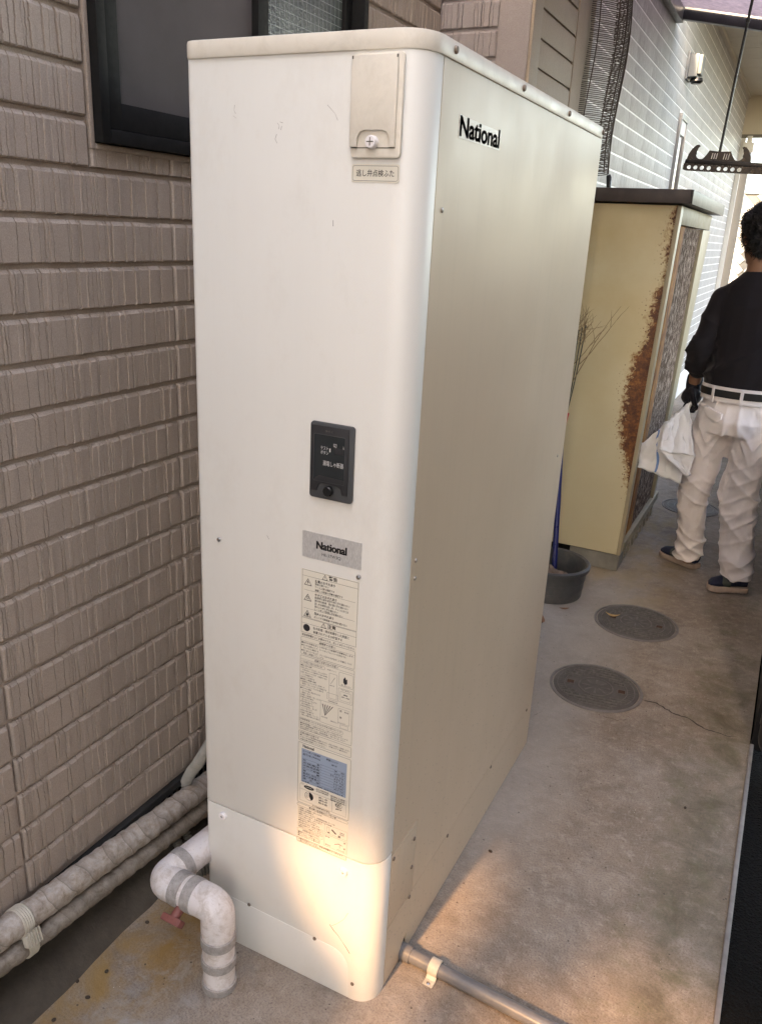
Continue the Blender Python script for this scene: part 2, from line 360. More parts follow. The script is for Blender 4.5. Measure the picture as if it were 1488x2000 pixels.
tp = t.n.new('ShaderNodeBsdfTransparent'); tp.inputs[0].default_value = (.60, .51, .43, 1); t.l.new(tp.outputs[0], t.out.inputs[0]); MATS['dimmer_tint'] = t.m
def fabric(name, col, rough=.85, weave=900, sheen=.3, dirt=None):
    t = NT(name)
    c = t.ramp(t.noise(7, 5, .6), [(.3, tuple(k * .9 for k in col)), (.7, col)])
    if dirt: c = t.mix(t.ramp(t.noise(12, 7, .7), [(.55, 0.0), (.75, .35)]), c, dirt)
    nb = t.bump(t.noise(weave, 2), .25, .0008)
    t.b.inputs['Sheen Weight'].default_value = sheen
    return t.done(c, rough, 0, nb, .25)
MATS['shirt'] = fabric('black_jersey', (.0105, .008, .0105), .8, 900, .12)
MATS['trousers'] = fabric('white_cotton', (.80, .745, .73), .85, 900, .2, (.42, .34, .27))
MATS['cloth'] = fabric('white_nylon_cloth', (.74, .74, .735), .6, 900, .1)
MATS['blue_stripe'] = fabric('blue_stripe', (.16, .28, .55), .7)
MATS['skin'] = paint('tanned_skin', (.30, .155, .095), .55, .12, 20, .2, 400, .0006)
MATS['hair'] = paint('black_hair', (.006, .005, .005), .45, .3, 60, .3, 500, .002)
MATS['belt'] = paint('black_leather', (.010, .010, .010), .45, .2)
MATS['shoe'] = paint('navy_suede', (.012, .017, .042), .75, .2, 30, .2)
MATS['shoe_grey'] = paint('grey_suede', (.075, .085, .075), .8, .2, 30, .2)
MATS['sole'] = paint('worn_rubber_sole', (.43, .33, .27), .65, .12, 40, .2, dirt=(.2, .14, .1))
MATS['glove'] = fabric('black_work_glove', (.012, .012, .018), .8, 600, .1)
MATS['black_gloss'] = paint('glossy_black_plastic', (.0045, .0045, .005), .3, .2, 30, .03)
MATS['grit'] = paint('pale_grit', (.60, .56, .50), .7)
MATS['seed'] = paint('dark_seed', (.045, .03, .02), .8)

# ------------------------------------------------------------------ mesh helpers
class MB:
    def __init__(s): s.v = []; s.f = []; s.mi = []
    def add(s, vs, fs, mi=0):
        o = len(s.v); s.v += [Vector(p) for p in vs]; s.f += [tuple(i + o for i in f) for f in fs]; s.mi += [mi] * len(fs); return s
    def box(s, x0, x1, y0, y1, z0, z1, mi=0):
        vs = [(x, y, z) for x in (x0, x1) for y in (y0, y1) for z in (z0, z1)]
        return s.add(vs, [(0, 1, 3, 2), (4, 6, 7, 5), (0, 4, 5, 1), (2, 3, 7, 6), (0, 2, 6, 4), (1, 5, 7, 3)], mi)
    def obox(s, a, b, w, h, up=(0, 0, 1)):
        """a bar from a to b, w wide, h high"""
        a, b = Vector(a), Vector(b); d = (b - a).normalized(); up = Vector(up)
        sx = d.cross(up).normalized() * w / 2; sz = sx.cross(d).normalized() * h / 2
        vs = [p + i * sx + j * sz for p in (a, b) for i, j in ((-1, -1), (1, -1), (1, 1), (-1, 1))]
        return s.add(vs, [(0, 1, 2, 3), (7, 6, 5, 4), (0, 4, 5, 1), (1, 5, 6, 2), (2, 6, 7, 3), (3, 7, 4, 0)])
    def tube(s, pts, r, n=14, cap=True, closed=False):
        pts = [Vector(p) for p in pts]; m = len(pts)
        rr = r if isinstance(r, (list, tuple)) else [r] * m
        tang = [(pts[min(i + 1, m - 1)] - pts[max(i - 1, 0)]).normalized() for i in range(m)]
        u = tang[0].orthogonal().normalized(); vs = []
        for i in range(m):
            if i: u = tang[i - 1].rotation_difference(tang[i]) @ u
            u = (u - tang[i] * u.dot(tang[i])).normalized(); w = tang[i].cross(u)
            for k in range(n):
                a = 2 * PI * k / n; vs.append(pts[i] + (u * math.cos(a) + w * math.sin(a)) * rr[i])
        fs = [(i * n + k, i * n + (k + 1) % n, (i + 1) * n + (k + 1) % n, (i + 1) * n + k) for i in range(m - 1) for k in range(n)]
        if cap: fs += [tuple(range(n - 1, -1, -1)), tuple(range((m - 1) * n, m * n))]
        return s.add(vs, fs)
    def loft(s, rings):
        """rings: (center, rx, ry, [rotz]) ellipses about a near-vertical or given axis (u,w)"""
        n = 20; vs = []
        for c, U, W in rings:
            for k in range(n):
                a = 2 * PI * k / n; vs.append(Vector(c) + Vector(U) * math.cos(a) + Vector(W) * math.sin(a))
        m = len(rings)
        fs = [(i * n + k, i * n + (k + 1) % n, (i + 1) * n + (k + 1) % n, (i + 1) * n + k) for i in range(m - 1) for k in range(n)]
        fs += [tuple(range(n - 1, -1, -1)), tuple(range((m - 1) * n, m * n))]
        return s.add(vs, fs)
    def ell(s, c, rx, ry, rz, rot=None, n=20, m=12):
        c = Vector(c); vs = []; R = rot or Matrix.Identity(3)
        for j in range(1, m):
            th = PI * j / m
            for k in range(n):
                a = 2 * PI * k / n
                vs.append(c + R @ Vector((rx * math.sin(th) * math.cos(a), ry * math.sin(th) * math.sin(a), rz * math.cos(th))))
        t_, b_ = len(vs), len(vs) + 1; vs += [c + R @ Vector((0, 0, rz)), c - R @ Vector((0, 0, rz))]
        fs = [(j * n + k, (j + 1) * n + k, (j + 1) * n + (k + 1) % n, j * n + (k + 1) % n) for j in range(m - 2) for k in range(n)]
        fs += [(t_, k, (k + 1) % n) for k in range(n)] + [(b_, (m - 2) * n + (k + 1) % n, (m - 2) * n + k) for k in range(n)]
        return s.add(vs, fs)
    def cyl(s, a, b, r, n=16, r2=None): return s.tube([a, b], [r, r if r2 is None else r2], n)
    def lathe(s, prof, c=(0, 0, 0), n=32, axis='Z', closed=False):
        c = Vector(c); vs = []
        for r, h in prof:
            for k in range(n):
                a = 2 * PI * k / n
                p = (r * math.cos(a), r * math.sin(a), h)
                if axis == 'Y': p = (p[0], p[2], p[1])
                if axis == 'X': p = (p[2], p[0], p[1])
                vs.append(c + Vector(p))
        m = len(prof)
        fs = [(i * n + k, i * n + (k + 1) % n, (i + 1) * n + (k + 1) % n, (i + 1) * n + k) for i in range(m - 1) for k in range(n)]
        if not closed: fs += [tuple(range(n - 1, -1, -1)), tuple(range((m - 1) * n, m * n))]
        return s.add(vs, fs)
    def sheet(s, path, z0, z1, th):
        """vertical sheet along a plan path (list of (x,y)), thickness th towards its right-hand side"""
        n = len(path); P = [Vector((p[0], p[1])) for p in path]; ins = []
        for i in range(n):
            d = (P[min(i + 1, n - 1)] - P[max(i - 1, 0)]).normalized(); nn = Vector((d.y, -d.x)); ins.append(P[i] - nn * th)
        vs = [(p.x, p.y, z) for p in P for z in (z0, z1)] + [(p.x, p.y, z) for p in ins for z in (z0, z1)]
        o = 2 * n; fs = []
        for i in range(n - 1):
            a, b = 2 * i, 2 * (i + 1)
            fs += [(a, b, b + 1, a + 1), (o + a, o + a + 1, o + b + 1, o + b), (a + 1, b + 1, o + b + 1, o + a + 1), (a, o + a, o + b, b)]
        fs += [(0, 1, o + 1, o), (2 * n - 2, o + 2 * n - 2, o + 2 * n - 1, 2 * n - 1)]
        return s.add(vs, fs)
    def prism(s, outline, fn, d):
        """closed 2D outline mapped by fn(u, v, w) with w from 0 to d"""
        n = len(outline)
        vs = [fn(u, v, 0) for u, v in outline] + [fn(u, v, d) for u, v in outline]
        fs = [tuple(range(n)), tuple(range(2 * n - 1, n - 1, -1))] + [(i, n + i, n + (i + 1) % n, (i + 1) % n) for i in range(n)]
        return s.add(vs, fs)

def rrect(x0, x1, z0, z1, r, n=5):
    o = []
    for cx, cz, a0 in ((x1 - r, z1 - r, 0), (x0 + r, z1 - r, 90), (x0 + r, z0 + r, 180), (x1 - r, z0 + r, 270)):
        for k in range(n + 1):
            a = math.radians(a0 + 90 * k / n); o.append((cx + r * math.cos(a), cz + r * math.sin(a)))
    return o

def link(name, me, parent=None):
    o = bpy.data.objects.new(name, me); COL.objects.link(o)
    if parent: o.parent = parent
    return o
def wpos(p):
    v = Vector((0, 0, 0))
    while p: v = v + p.location; p = p.parent
    return v
def build(name, mb, mat, parent=None, smooth=False, bevel=0, recalc=True, auto=None):
    """link the collected shapes as ONE mesh object; coordinates are world ones"""
    off = wpos(parent) if parent else Vector((0, 0, 0))
    me = bpy.data.meshes.new(name); me.from_pydata([v - off for v in mb.v], [], mb.f)
    mats = mat if isinstance(mat, (list, tuple)) else [mat]
    for m_ in mats: me.materials.append(MATS[m_] if isinstance(m_, str) else m_)
    if len(mats) > 1:
        for p, i in zip(me.polygons, mb.mi): p.material_index = i
    if bevel or recalc:
        bm = bmesh.new(); bm.from_mesh(me)
        if recalc: bmesh.ops.recalc_face_normals(bm, faces=bm.faces)
        if bevel:
            es = [e for e in bm.edges if len(e.link_faces) == 2 and e.calc_face_angle(0) > .6]
            bmesh.ops.bevel(bm, geom=es, offset=bevel, segments=2, profile=.6, affect='EDGES', clamp_overlap=True)
        bm.to_mesh(me); bm.free()
    if smooth or auto or bevel:
        ang = auto if auto else (math.radians(40))
        for p in me.polygons: p.use_smooth = True
        me.set_sharp_from_angle(angle=ang)
    me.update()
    return link(name, me, parent)
def thing(name, label, cat, loc=(0, 0, 0), group=None):
    o = bpy.data.objects.new(name, None); COL.objects.link(o); o.location = loc
    o.empty_display_size = .05; o['label'] = label; o['category'] = cat
    if group: o['group'] = group
    return o
def tag(o, label, cat, group=None):
    o['label'] = label; o['category'] = cat
    if group: o['group'] = group
    return o
def struct(o): o['kind'] = 'structure'; return o
def shade(o, ang=40):
    for p in o.data.polygons: p.use_smooth = True
    o.data.set_sharp_from_angle(angle=math.radians(ang))
def evaluated(o, mods):
    """run modifiers and keep the result as the object's mesh"""
    for kind, kw in mods:
        m = o.modifiers.new(kind, kind)
        for k, v in kw.items(): setattr(m, k, v)
    C.view_layer.update(); dg = C.evaluated_depsgraph_get()
    me = bpy.data.meshes.new_from_object(o.evaluated_get(dg)); o.modifiers.clear()
    old = o.data; nm = old.name; o.data = me; bpy.data.meshes.remove(old); me.name = nm
    return o
TXT = bpy.data.objects.new('txt', bpy.data.curves.new('txt', 'FONT')); COL.objects.link(TXT)
def text_geo(body, bold=0.0, res=2):
    cu = TXT.data; cu.body = body; cu.resolution_u = res; cu.offset = bold; cu.size = 1
    C.view_layer.update(); dg = C.evaluated_depsgraph_get(); dg.update()
    me = bpy.data.meshes.new_from_object(TXT.evaluated_get(dg))
    vs = [tuple(v.co) for v in me.vertices]; fs = [tuple(p.vertices) for p in me.polygons]
    bpy.data.meshes.remove(me); return vs, fs
def put_text(mb, body, x0, zt, h, x1=None, bold=0.01, fn=None, res=1, cap=.74, squeeze=.95, fat=0):
    """one line of lettering: left x0, top zt, glyph height h; x1 fits the width"""
    vs, fs = text_geo(body, bold, res)
    if not vs: return
    a = min(v[0] for v in vs); b = max(v[0] for v in vs)
    lo = min(v[1] for v in vs); hi = max(v[1] for v in vs)
    s = h / max(hi - lo, .5); sx = (x1 - x0) / (b - a) if x1 is not None else s * squeeze
    for k in ((0,) if not fat else (-1, -.5, 0, .5, 1)):
        mb.add([Vector(fn(x0 + (v[0] - a) * sx + k * fat * h, zt - (hi - v[1]) * s)) for v in vs], fs)

# ------------------------------------------------------------------ ground
g = MB(); g.box(-12, .645, -8, 40, -.3, 0); struct(build('ground', g, 'ground'))
g = MB(); g.box(.657, 14, -8, 40, -.4, -.05); struct(build('black_gravel_ground', g, 'gravel'))
g = MB(); g.box(.645, .657, -2.0, 1.46, -.2, .006); o = build('edge_strip', g, 'edge', bevel=.002)
tag(o, 'thin grey edging strip between the concrete path and the black gravel', 'edging')
def ribbon(pts, w, z):
    mb = MB(); vs = []; n = len(pts)
    for i, p in enumerate(pts):
        d = (Vector(pts[min(i + 1, n - 1)]) - Vector(pts[max(i - 1, 0)])).normalized(); nn = Vector((-d.y, d.x))
        k = w * rnd.uniform(.35, 1.2) * (1 if 0 < i < n - 1 else .1)
        vs += [(p[0] + nn.x * k, p[1] + nn.y * k, z), (p[0] - nn.x * k, p[1] - nn.y * k, z)]
    mb.add(vs, [(2 * i, 2 * i + 1, 2 * i + 3, 2 * i + 2) for i in range(n - 1)]); return mb
def crack(pxs, w):
    P = [at(*q, 2, 0) for q in pxs]; out = []
    for a, b in zip(P[:-1], P[1:]):
        m = max(2, int((b - a).length / .012))
        for k in range(m):
            q = a.lerp(b, k / m); out.append((q.x + rnd.uniform(-.003, .003), q.y + rnd.uniform(-.003, .003)))
    return ribbon(out, w, .0012)
for pxs, w in (([(1254, 1367), (1283, 1374), (1310, 1392), (1345, 1404), (1375, 1424), (1420, 1438), (1447, 1441)], .0034),
               ([(1170, 1398), (1205, 1408), (1240, 1402)], .0008), ([(1040, 1398), (1066, 1386)], .001)):
    struct(build('ground_crack', crack(pxs, w), 'crack', recalc=False))

# loose grit and seeds on the concrete
def scatter(name, count, region, size, mat, seed):
    r = random.Random(seed); mb = MB()
    for _ in range(count):
        x = r.uniform(region[0], region[1]); y = r.uniform(region[2], region[3])
        if -.45 < x < .01 and -.01 < y < 1.1: continue
        s = size * r.uniform(.4, 1.2); vs = [(x + s * r.uniform(.6, 1) * math.cos(a), y + s * r.uniform(.6, 1) * math.sin(a), .0002) for a in (0, 1.6, 3.1, 4.7)]
        vs.append((x, y, s * .8)); mb.add(vs, [(0, 1, 4), (1, 2, 4), (2, 3, 4), (3, 0, 4)])
    o = build(name, mb, mat); o['kind'] = 'stuff'; o['label'] = 'loose pale grit lying over the concrete path' if mat == 'grit' else 'dark specks of dirt lying over the concrete path'
    o['category'] = 'grit'; return o
scatter('grit', 420, (-.5, .62, -.7, 3.0), .0012, 'grit', 3)
scatter('dirt_specks', 300, (-.55, .62, -.7, 5.0), .0022, 'seed', 4)
for (u, v, lab) in ((209, 1899, 'dark seed pod on the ochre stain, left of the white drain pipe'), (152, 1918, 'dark seed pod on the ochre stain, by the mortar edge'),
                  (172, 1950, 'dark seed pod on the grey concrete just below the ochre stain'), (106, 1994, 'dark seed pod at the bottom edge of the view, lower left'),
                  (288, 1803, 'dark seed pod beneath the red valve handle of the drain pipe'), (957, 1664, 'dark seed pod on the bare concrete right of the heater side'), (1337, 1579, 'dark seed pod on the open path near the mossy right edge')):
    p = at(u, v, 2, 0); mb = MB(); mb.ell(p + Vector((0, 0, .003)), .0055 * rnd.uniform(.8, 1.2), .004, .0035, Matrix.Rotation(rnd.uniform(0, 3), 3, 'Z'), 8, 6)
    tag(build('dropped_seed', mb, 'seed', smooth=True), lab, 'seed pod', 'dark seed pods on the concrete')

# ------------------------------------------------------------------ brown house: siding blocks
XA, YB, XC, XD = -.68, 1.573, -.374, -.50
Z0S, DZ = 1.624, .0836
house = thing('brown_house', 'brown house wall of grooved brick siding with a black framed window behind the heater', 'house', (XA, -1, 0))
def block_mesh(name, w, h, d, seed, mat, rows=18):
    """a siding brick with split-stone strata; local x out of the wall, y along it, z up"""
    r = random.Random(seed); us = [0.0, .0035]; lv = [-.004, 0.0]; x = .0035; cur = 0.0
    wob = [0, 0]
    while x < w - .02:
        x += r.choice((.003, .004, .005, .007, .009, .013, .020)) * r.uniform(.85, 1.2)
        if x > w - .012: break
        nxt = r.choice((0, 0, -.0010, -.0020, -.0030))
        if r.random() < .72:      # a narrow groove
            gd = min(cur, nxt) - r.uniform(.0022, .0040); gw = r.uniform(.0012, .0026)
            us += [x, x + .0004, x + gw, x + gw + .0005]; lv += [cur, gd, gd, nxt]; k = len(us); wob += [k] * 4; x += gw + .001
        else:
            us += [x, x + .0006]; lv += [cur, nxt]; wob += [len(us)] * 2; x += .0012
        cur = nxt
    us += [w - .0035, w]; lv += [cur, -.004]; wob += [0, 0]
    n = len(us); zs = [0, .003] + [.003 + (h - .010) * k / (rows - 1) for k in range(1, rows)] + [h]
    dl = [-.0035] + [0] * rows + [-.0055]
    vs = []
    for j, z in enumerate(zs):
        off = {}
        for i in range(n):
            k = wob[i]
            if k not in off:
                q = noise.noise(Vector((k * 3.1 + seed, z * 30, 0))) * .0022 + noise.noise(Vector((k * 5.7 + seed, z * 230, 9))) * .0022
                off[k] = 0 if k == 0 else q
            vs.append((d + lv[i] + dl[j] if 0 < i < n - 1 or True else 0, us[i] + off[k], z))
    m = len(zs)
    fs = [(j * n + i, j * n + i + 1, (j + 1) * n + i + 1, (j + 1) * n + i) for j in range(m - 1) for i in range(n - 1)]
    base = len(vs)
    loop = list(range(n)) + [j * n + n - 1 for j in range(1, m)] + list(range(m * n - 2, (m - 1) * n - 1, -1)) + [j * n for j in range(m - 2, 0, -1)]
    for i in loop: vs.append((0, vs[i][1], vs[i][2]))
    L = len(loop); fs += [(loop[k], base + k, base + (k + 1) % L, loop[(k + 1) % L]) for k in range(L)]
    me = bpy.data.meshes.new(name); me.from_pydata(vs, [], fs); me.materials.append(MATS[mat])
    bm = bmesh.new(); bm.from_mesh(me); bmesh.ops.recalc_face_normals(bm, faces=bm.faces); bm.to_mesh(me); bm.free()
    for p in me.polygons: p.use_smooth = True
    me.set_sharp_from_angle(angle=math.radians(35)); me.update(); return me
def add_piece(name, me, parent, loc, rotz=0):
    o = bpy.data.objects.new(name, me); COL.objects.link(o); o.parent = parent
    o.location = Vector(loc) - wpos(parent); o.rotation_euler = (0, 0, rotz); return o
BLK_D, GAP = .0095, .0088
var = {}
def blk(w, mat, nvar=7):
    k = (round(w, 3), mat)
    if k not in var: var[k] = [block_mesh('siding_brick', w, DZ - GAP, BLK_D, 10 + 13 * i + int(w * 1000), mat) for i in range(nvar)]
    return rnd.choice(var[k])
WY0, WY1, WZ0, WZ1 = .045, 1.035, 1.668, 2.75      # window opening
joints = [-2.40, -1.865, -1.325, -.79, -.265, .25, .795, 1.338, YB - .004]
mb = MB(); mb.box(XA - .12, XA, -2.4, WY0, .18, 3.4); mb.box(XA - .12, XA, WY1, YB, .18, 3.4)
mb.box(XA - .12, XA, WY0, WY1, .18, WZ0); mb.box(XA - .12, XA, WY0, WY1, WZ1, 3.4)
build('wall', mb, 'siding', house)
kmax = int((3.3 - Z0S) / DZ); kmin = -int((Z0S - .19) / DZ)
for k in range(kmin, kmax + 1):
    zb = Z0S + k * DZ
    for a, b in zip(joints[:-1], joints[1:]):
        if b < -1.2: continue
        segs = [(a, b)]
        if zb + DZ > WZ0 - .012 and zb < WZ1:
            segs = []
            if a < WY0 - .012: segs.append((a, min(b, WY0 - .012)))
            if b > WY1 + .012: segs.append((max(a, WY1 + .012), b))
            if zb < WZ0 - .03 and a < WY1 and b > WY0: segs.append((max(a, WY0 - .012), min(b, WY1 + .012)))
        for s0, s1 in segs:
            w = s1 - s0 - .006
            if w < .03: continue
            me = blk(round(w, 3), 'siding')
            o = add_piece('siding_brick', me, house, (XA, s0 + .003, zb + .001))
            if zb < WZ0 - .03 and zb + DZ > WZ0 - .012 and s0 >= WY0 - .02 and s1 <= WY1 + .02:
                o.scale.z = max(.2, (WZ0 - .004 - zb) / (DZ - GAP))
# return wall facing the camera, and the wall beyond it
mb = MB(); mb.box(XA, XC, YB, YB + .12, .18, 3.4); build('return_wall', mb, 'siding_gloss', house)
xin = -.475                                       # smooth corner strip starts here
for k in range(int((1.5 - Z0S) / DZ), kmax + 1):
    zb = Z0S + k * DZ + .03
    me = blk(round(xin - XA - .008, 3), 'siding_gloss', 5)
    add_piece('siding_brick', me, house, (XA + .002, YB, zb), -PI / 2)
mb = MB(); mb.box(xin, XC, YB - .012, YB, .18, 3.4); build('corner_strip', mb, 'siding_gloss', house, bevel=.003)
mb = MB(); mb.box(XC - .12, XC, YB + .12, 2.32, .18, 3.4); build('wall', mb, 'siding_dark', house)
mb = MB(); mb.box(XC, XC + .011, YB - .012, YB + .075, .18, 3.4); build('corner_strip', mb, 'siding_dark', house, bevel=.003)
mb = MB(); mb.box(XC, XC + .011, 2.055, 2.19, .18, 3.4); build('corner_strip', mb, 'siding_dark', house, bevel=.003)
for k in range(int((1.5 - Z0S) / DZ), kmax + 1):
    zb = Z0S + k * DZ + .012
    mb = MB(); mb.box(0, .0085, 0, 2.055 - YB - .083, 0, DZ - .008)
    if k == int((1.5 - Z0S) / DZ):
        me = build('siding_brick', mb, 'siding_dark', None, bevel=.002); flat = me.data; bpy.data.objects.remove(me)
    add_piece('siding_brick', flat, house, (XC, YB + .079, zb))
# skirting, foundation, mortar fillet, vent slats
mb = MB(); mb.box(XA - .02, XA + .016, -2.4, YB, .165, .186); build('flashing_strip', mb, 'flashing', house, bevel=.002)
mb = MB(); mb.box(XA - .14, XA - .03, -2.4, YB, .045, .165); build('vent_void', mb, 'void', house)
mb = MB(); mb.box(XA - .14, XA + .0, .42, 2.3, .0, .164); build('foundation', mb, 'foundation', house)
ny = 90; vs = []
for i in range(ny + 1):
    y = -2.4 + (YB + 2.4) * i / ny
    for j, (x, z) in enumerate(((-.72, .045), (-.665, .042), (-.630, .034), (-.606, .020), (-.588, .006), (-.575, -.004))):
        q = noise.noise(Vector((x * 8, y * 9, 3))) * .006; vs.append((x + (q if j > 0 else 0), y, z + q * .5))
mb = MB(); mb.add(vs, [(i * 6 + j, i * 6 + j + 1, (i + 1) * 6 + j + 1, (i + 1) * 6 + j) for i in range(ny) for j in range(5)])
build('mortar_fillet', mb, 'foundation', house, smooth=True)
slat = None
for i in range(72):
    y = -1.2 + i * .0215
    if slat is None:
        mb = MB(); mb.box(0, .004, 0, .006, 0, .118); oo = build('vent_slat', mb, 'steel_dull', None, bevel=.001); slat = oo.data; bpy.data.objects.remove(oo)
    add_piece('vent_slat', slat, house, (XA - .018, y, .045))
# window
fx0, fx1 = XA - .05, XA + .030
def bar(mb, y0, y1, z0, z1, x0=fx0, x1=fx1): mb.box(x0, x1, y0, y1, z0, z1)
win = MB(); bar(win, WY0, WY0 + .022, WZ0, WZ1); bar(win, WY1 - .022, WY1, WZ0, WZ1); bar(win, WY0 + .022, WY1 - .022, WZ0, WZ0 + .024); bar(win, WY0 + .022, WY1 - .022, WZ1 - .03, WZ1)
W = build('window', win, 'window_black', house, bevel=.0015)
mb = MB(); bar(mb, WY0 + .024, WY0 + .064, WZ0 + .026, WZ1 - .03, XA - .03, XA + .018); bar(mb, .545, .585, WZ0 + .026, WZ1 - .03, XA - .03, XA + .018)
bar(mb, WY0 + .064, .545, WZ0 + .026, WZ0 + .072, XA - .03, XA + .017); build('screen_frame', mb, 'window_black', W, bevel=.0015)
mb = MB(); mb.box(XA - .002, XA, WY0 + .064, .545, WZ0 + .072, WZ1 - .03); build('insect_screen', mb, 'screen', W)
mb = MB(); bar(mb, .587, .607, WZ0 + .026, WZ1 - .03, XA - .045, XA - .008); bar(mb, WY1 - .056, WY1 - .024, WZ0 + .026, WZ1 - .03, XA - .045, XA - .008); bar(mb, .607, WY1 - .056, WZ0 + .026, WZ0 + .06, XA - .045, XA - .008)
build('sash', mb, 'window_black', W, bevel=.0015)
mb = MB(); mb.box(XA - .026, XA - .02, .607, WY1 - .056, WZ0 + .06, WZ1 - .03); build('pane', mb, 'wired_glass', W)
mb = MB(); mb.box(XA - .045, XA - .04, WY0 + .02, .607, WZ0 + .02, WZ1); build('pane', mb, 'dark_glass', W)
mb = MB(); mb.box(XA, XA + .012, WY0 - .011, WY0 - .001, WZ0 - .012, WZ1); mb.box(XA, XA + .012, WY0 - .001, WY1 + .011, WZ0 - .012, WZ0 - .002); mb.box(XA, XA + .012, WY1 + .001, WY1 + .011, WZ0 - .001, WZ1)
build('window_caulk', mb, 'siding', house, bevel=.002)

# ------------------------------------------------------------------ white wing of the house
wing = thing('white_house_wing', 'white house wing of pale planked siding behind the rusty shed', 'house', (XD, 2.3, 0))
YD0, YD1, ZS = 2.32, 10.2, 3.235
mb = MB(); mb.box(XD - .15, XD - .0015, YD0, YD1, 0, ZS); build('wall', mb, 'groove_white', wing)
WNy0, WNy1, WNz1 = 5.42, 5.74, 2.42
DZD = .0785; sl = .478; nrow = int(ZS / DZD)
mb = MB(); mb.box(.008, .0115, 0, sl - .002, 0, DZD - .0095); oo = build('siding_plank', mb, 'white_siding', None, bevel=.0012); plk = oo.data; bpy.data.objects.remove(oo)
low = MB(); cnt = 0; cells = []
for k in range(nrow + 1):
    zb = ZS - (k + 1) * DZD
    if zb < .2: continue
    y = YD0
    j = 0
    while y < YD1 - .05:
        w = min(sl, YD1 - y)
        hid = (y < WNy1 and y + w > WNy0 and zb < WNz1)
        if hid:
            if y < WNy0 - .05: low.box(XD - .003, XD + .0005, y, WNy0, zb, zb + DZD - .0095)
            if y + w > WNy1 + .05: low.box(XD - .003, XD + .0005, WNy1, y + w - .002, zb, zb + DZD - .0095)
        else: cells.append((zb, y, w))
        y += w
def seen(c): return (c[0] > 1.62) * 100 - (c[1])
cells.sort(key=seen, reverse=True)
for i, (zb, y, w) in enumerate(cells):
    if i < 285 and w > sl - .001: add_piece('siding_plank', plk, wing, (XD - .011, y, zb))
    else: low.box(XD - .003, XD + .0005, y, y + w - .002, zb, zb + DZD - .0095)
o = build('siding_planks', low, 'white_siding', wing); o['kind'] = 'stuff'
mb = MB(); mb.box(XD - .1, XD + .01, 2.4, YD1 + .02, .0, .2); build('plinth', mb, 'far_white', wing, bevel=.004)
# tall narrow window in the wing
mb = MB(); mb.box(XD - .02, XD + .022, WNy0, WNy0 + .03, .9, WNz1); mb.box(XD - .02, XD + .022, WNy1 - .03, WNy1, .9, WNz1); mb.box(XD - .02, XD + .022, WNy0 + .03, WNy1 - .03, WNz1 - .035, WNz1)
wf = build('window', mb, 'alu', wing, bevel=.002)
mb = MB(); mb.box(XD - .012, XD + .006, WNy0 + .03, WNy1 - .03, .9, WNz1 - .13); build('pane', mb, 'dark_glass', wf)
mb = MB(); mb.box(XD - .012, XD + .012, WNy0 + .03, WNy1 - .03, WNz1 - .127, WNz1 - .036); build('blind_cassette', mb, 'frost', wf)
# soffit, lintel, corner post
mb = MB(); mb.box(XD - .12, 1.3, 4.9, YD1 + .25, ZS + .01, ZS + .10); build('roof_slab', mb, 'soffit', wing)
for k in range(12):
    y = 4.9 + k * .455
    mb = MB(); mb.box(XD + .002, 1.3, y + .003, y + .452, ZS - .004, ZS + .009); build('soffit_board', mb, 'soffit', wing)
mb = MB(); mb.box(XD + .002, XD + .03, 4.9, YD1, ZS - .035, ZS - .006); build('soffit_trim', mb, 'soffit', wing)
mb = MB(); mb.box(XD - .15, 1.3, YD1 + .02, YD1 + .2, 2.80, ZS - .004); build('lintel', mb, 'soffit', wing, bevel=.004)
mb = MB(); mb.box(XD - .15, 1.3, YD1 + .005, YD1 + .019, 2.775, 2.815); build('lintel_trim', mb, 'post', wing)
mb = MB(); mb.box(XD + .002, XD + .055, YD1 - .03, YD1 + .018, 0, 2.77); build('corner_trim', mb, 'post_white', wing, bevel=.003)
post = MB(); pa = at(1447, 290, 1, 10.7); pb = at(1395, 560, 1, 10.7)
post.box(pb.x - .0, pb.x + .155, 10.6, 10.75, 0, 2.70); post.box(pb.x + .155, pb.x + .7, 10.62, 10.73, 2.42, 2.52)
tag(build('gate_post', post, 'post', bevel=.004), 'tall beige square post standing at the bright far end of the passage', 'post')
# outside lamp
LP = at(1342, 140, 0, XD); lamp = thing('wall_lamp', 'grey box outdoor lamp with frosted cover high on the white siding', 'lamp', (XD, LP.y, LP.z))
y0 = at(1338, 143, 0, XD).y
mb = MB(); mb.box(XD + .001, XD + .016, y0 - .02, y0 + .15, 2.63, 2.80); build('back_plate', mb, 'lamp_grey', lamp, bevel=.003)
mb = MB(); mb.box(XD + .0165, XD + .075, y0, y0 + .13, 2.645, 2.785); build('housing', mb, 'lamp_grey', lamp, bevel=.004)
mb = MB(); mb.box(XD + .076, XD + .100, y0, y0 + .13, 2.66, 2.78); build('diffuser', mb, 'lamp_cover', lamp, bevel=.006)
mb = MB(); mb.lathe([(.04, 0), (.045, -.02), (.03, -.035)], (XD + .07, y0 + .065, 2.642), 16); build('sensor', mb, 'black_gloss', lamp, smooth=True)
# far lamp on the lintel
pl = at(1462, 283, 1, 10.25)
mb = MB(); mb.box(pl.x - .06, pl.x + .06, 10.15, 10.3, pl.z - .08, pl.z + .02); mb.box(pl.x - .03, pl.x + .03, 10.2, 10.26, pl.z + .02, 2.80)
tag(build('security_lamp', mb, 'frost', bevel=.006), 'small white lamp hanging below the beige lintel at the far end', 'lamp')
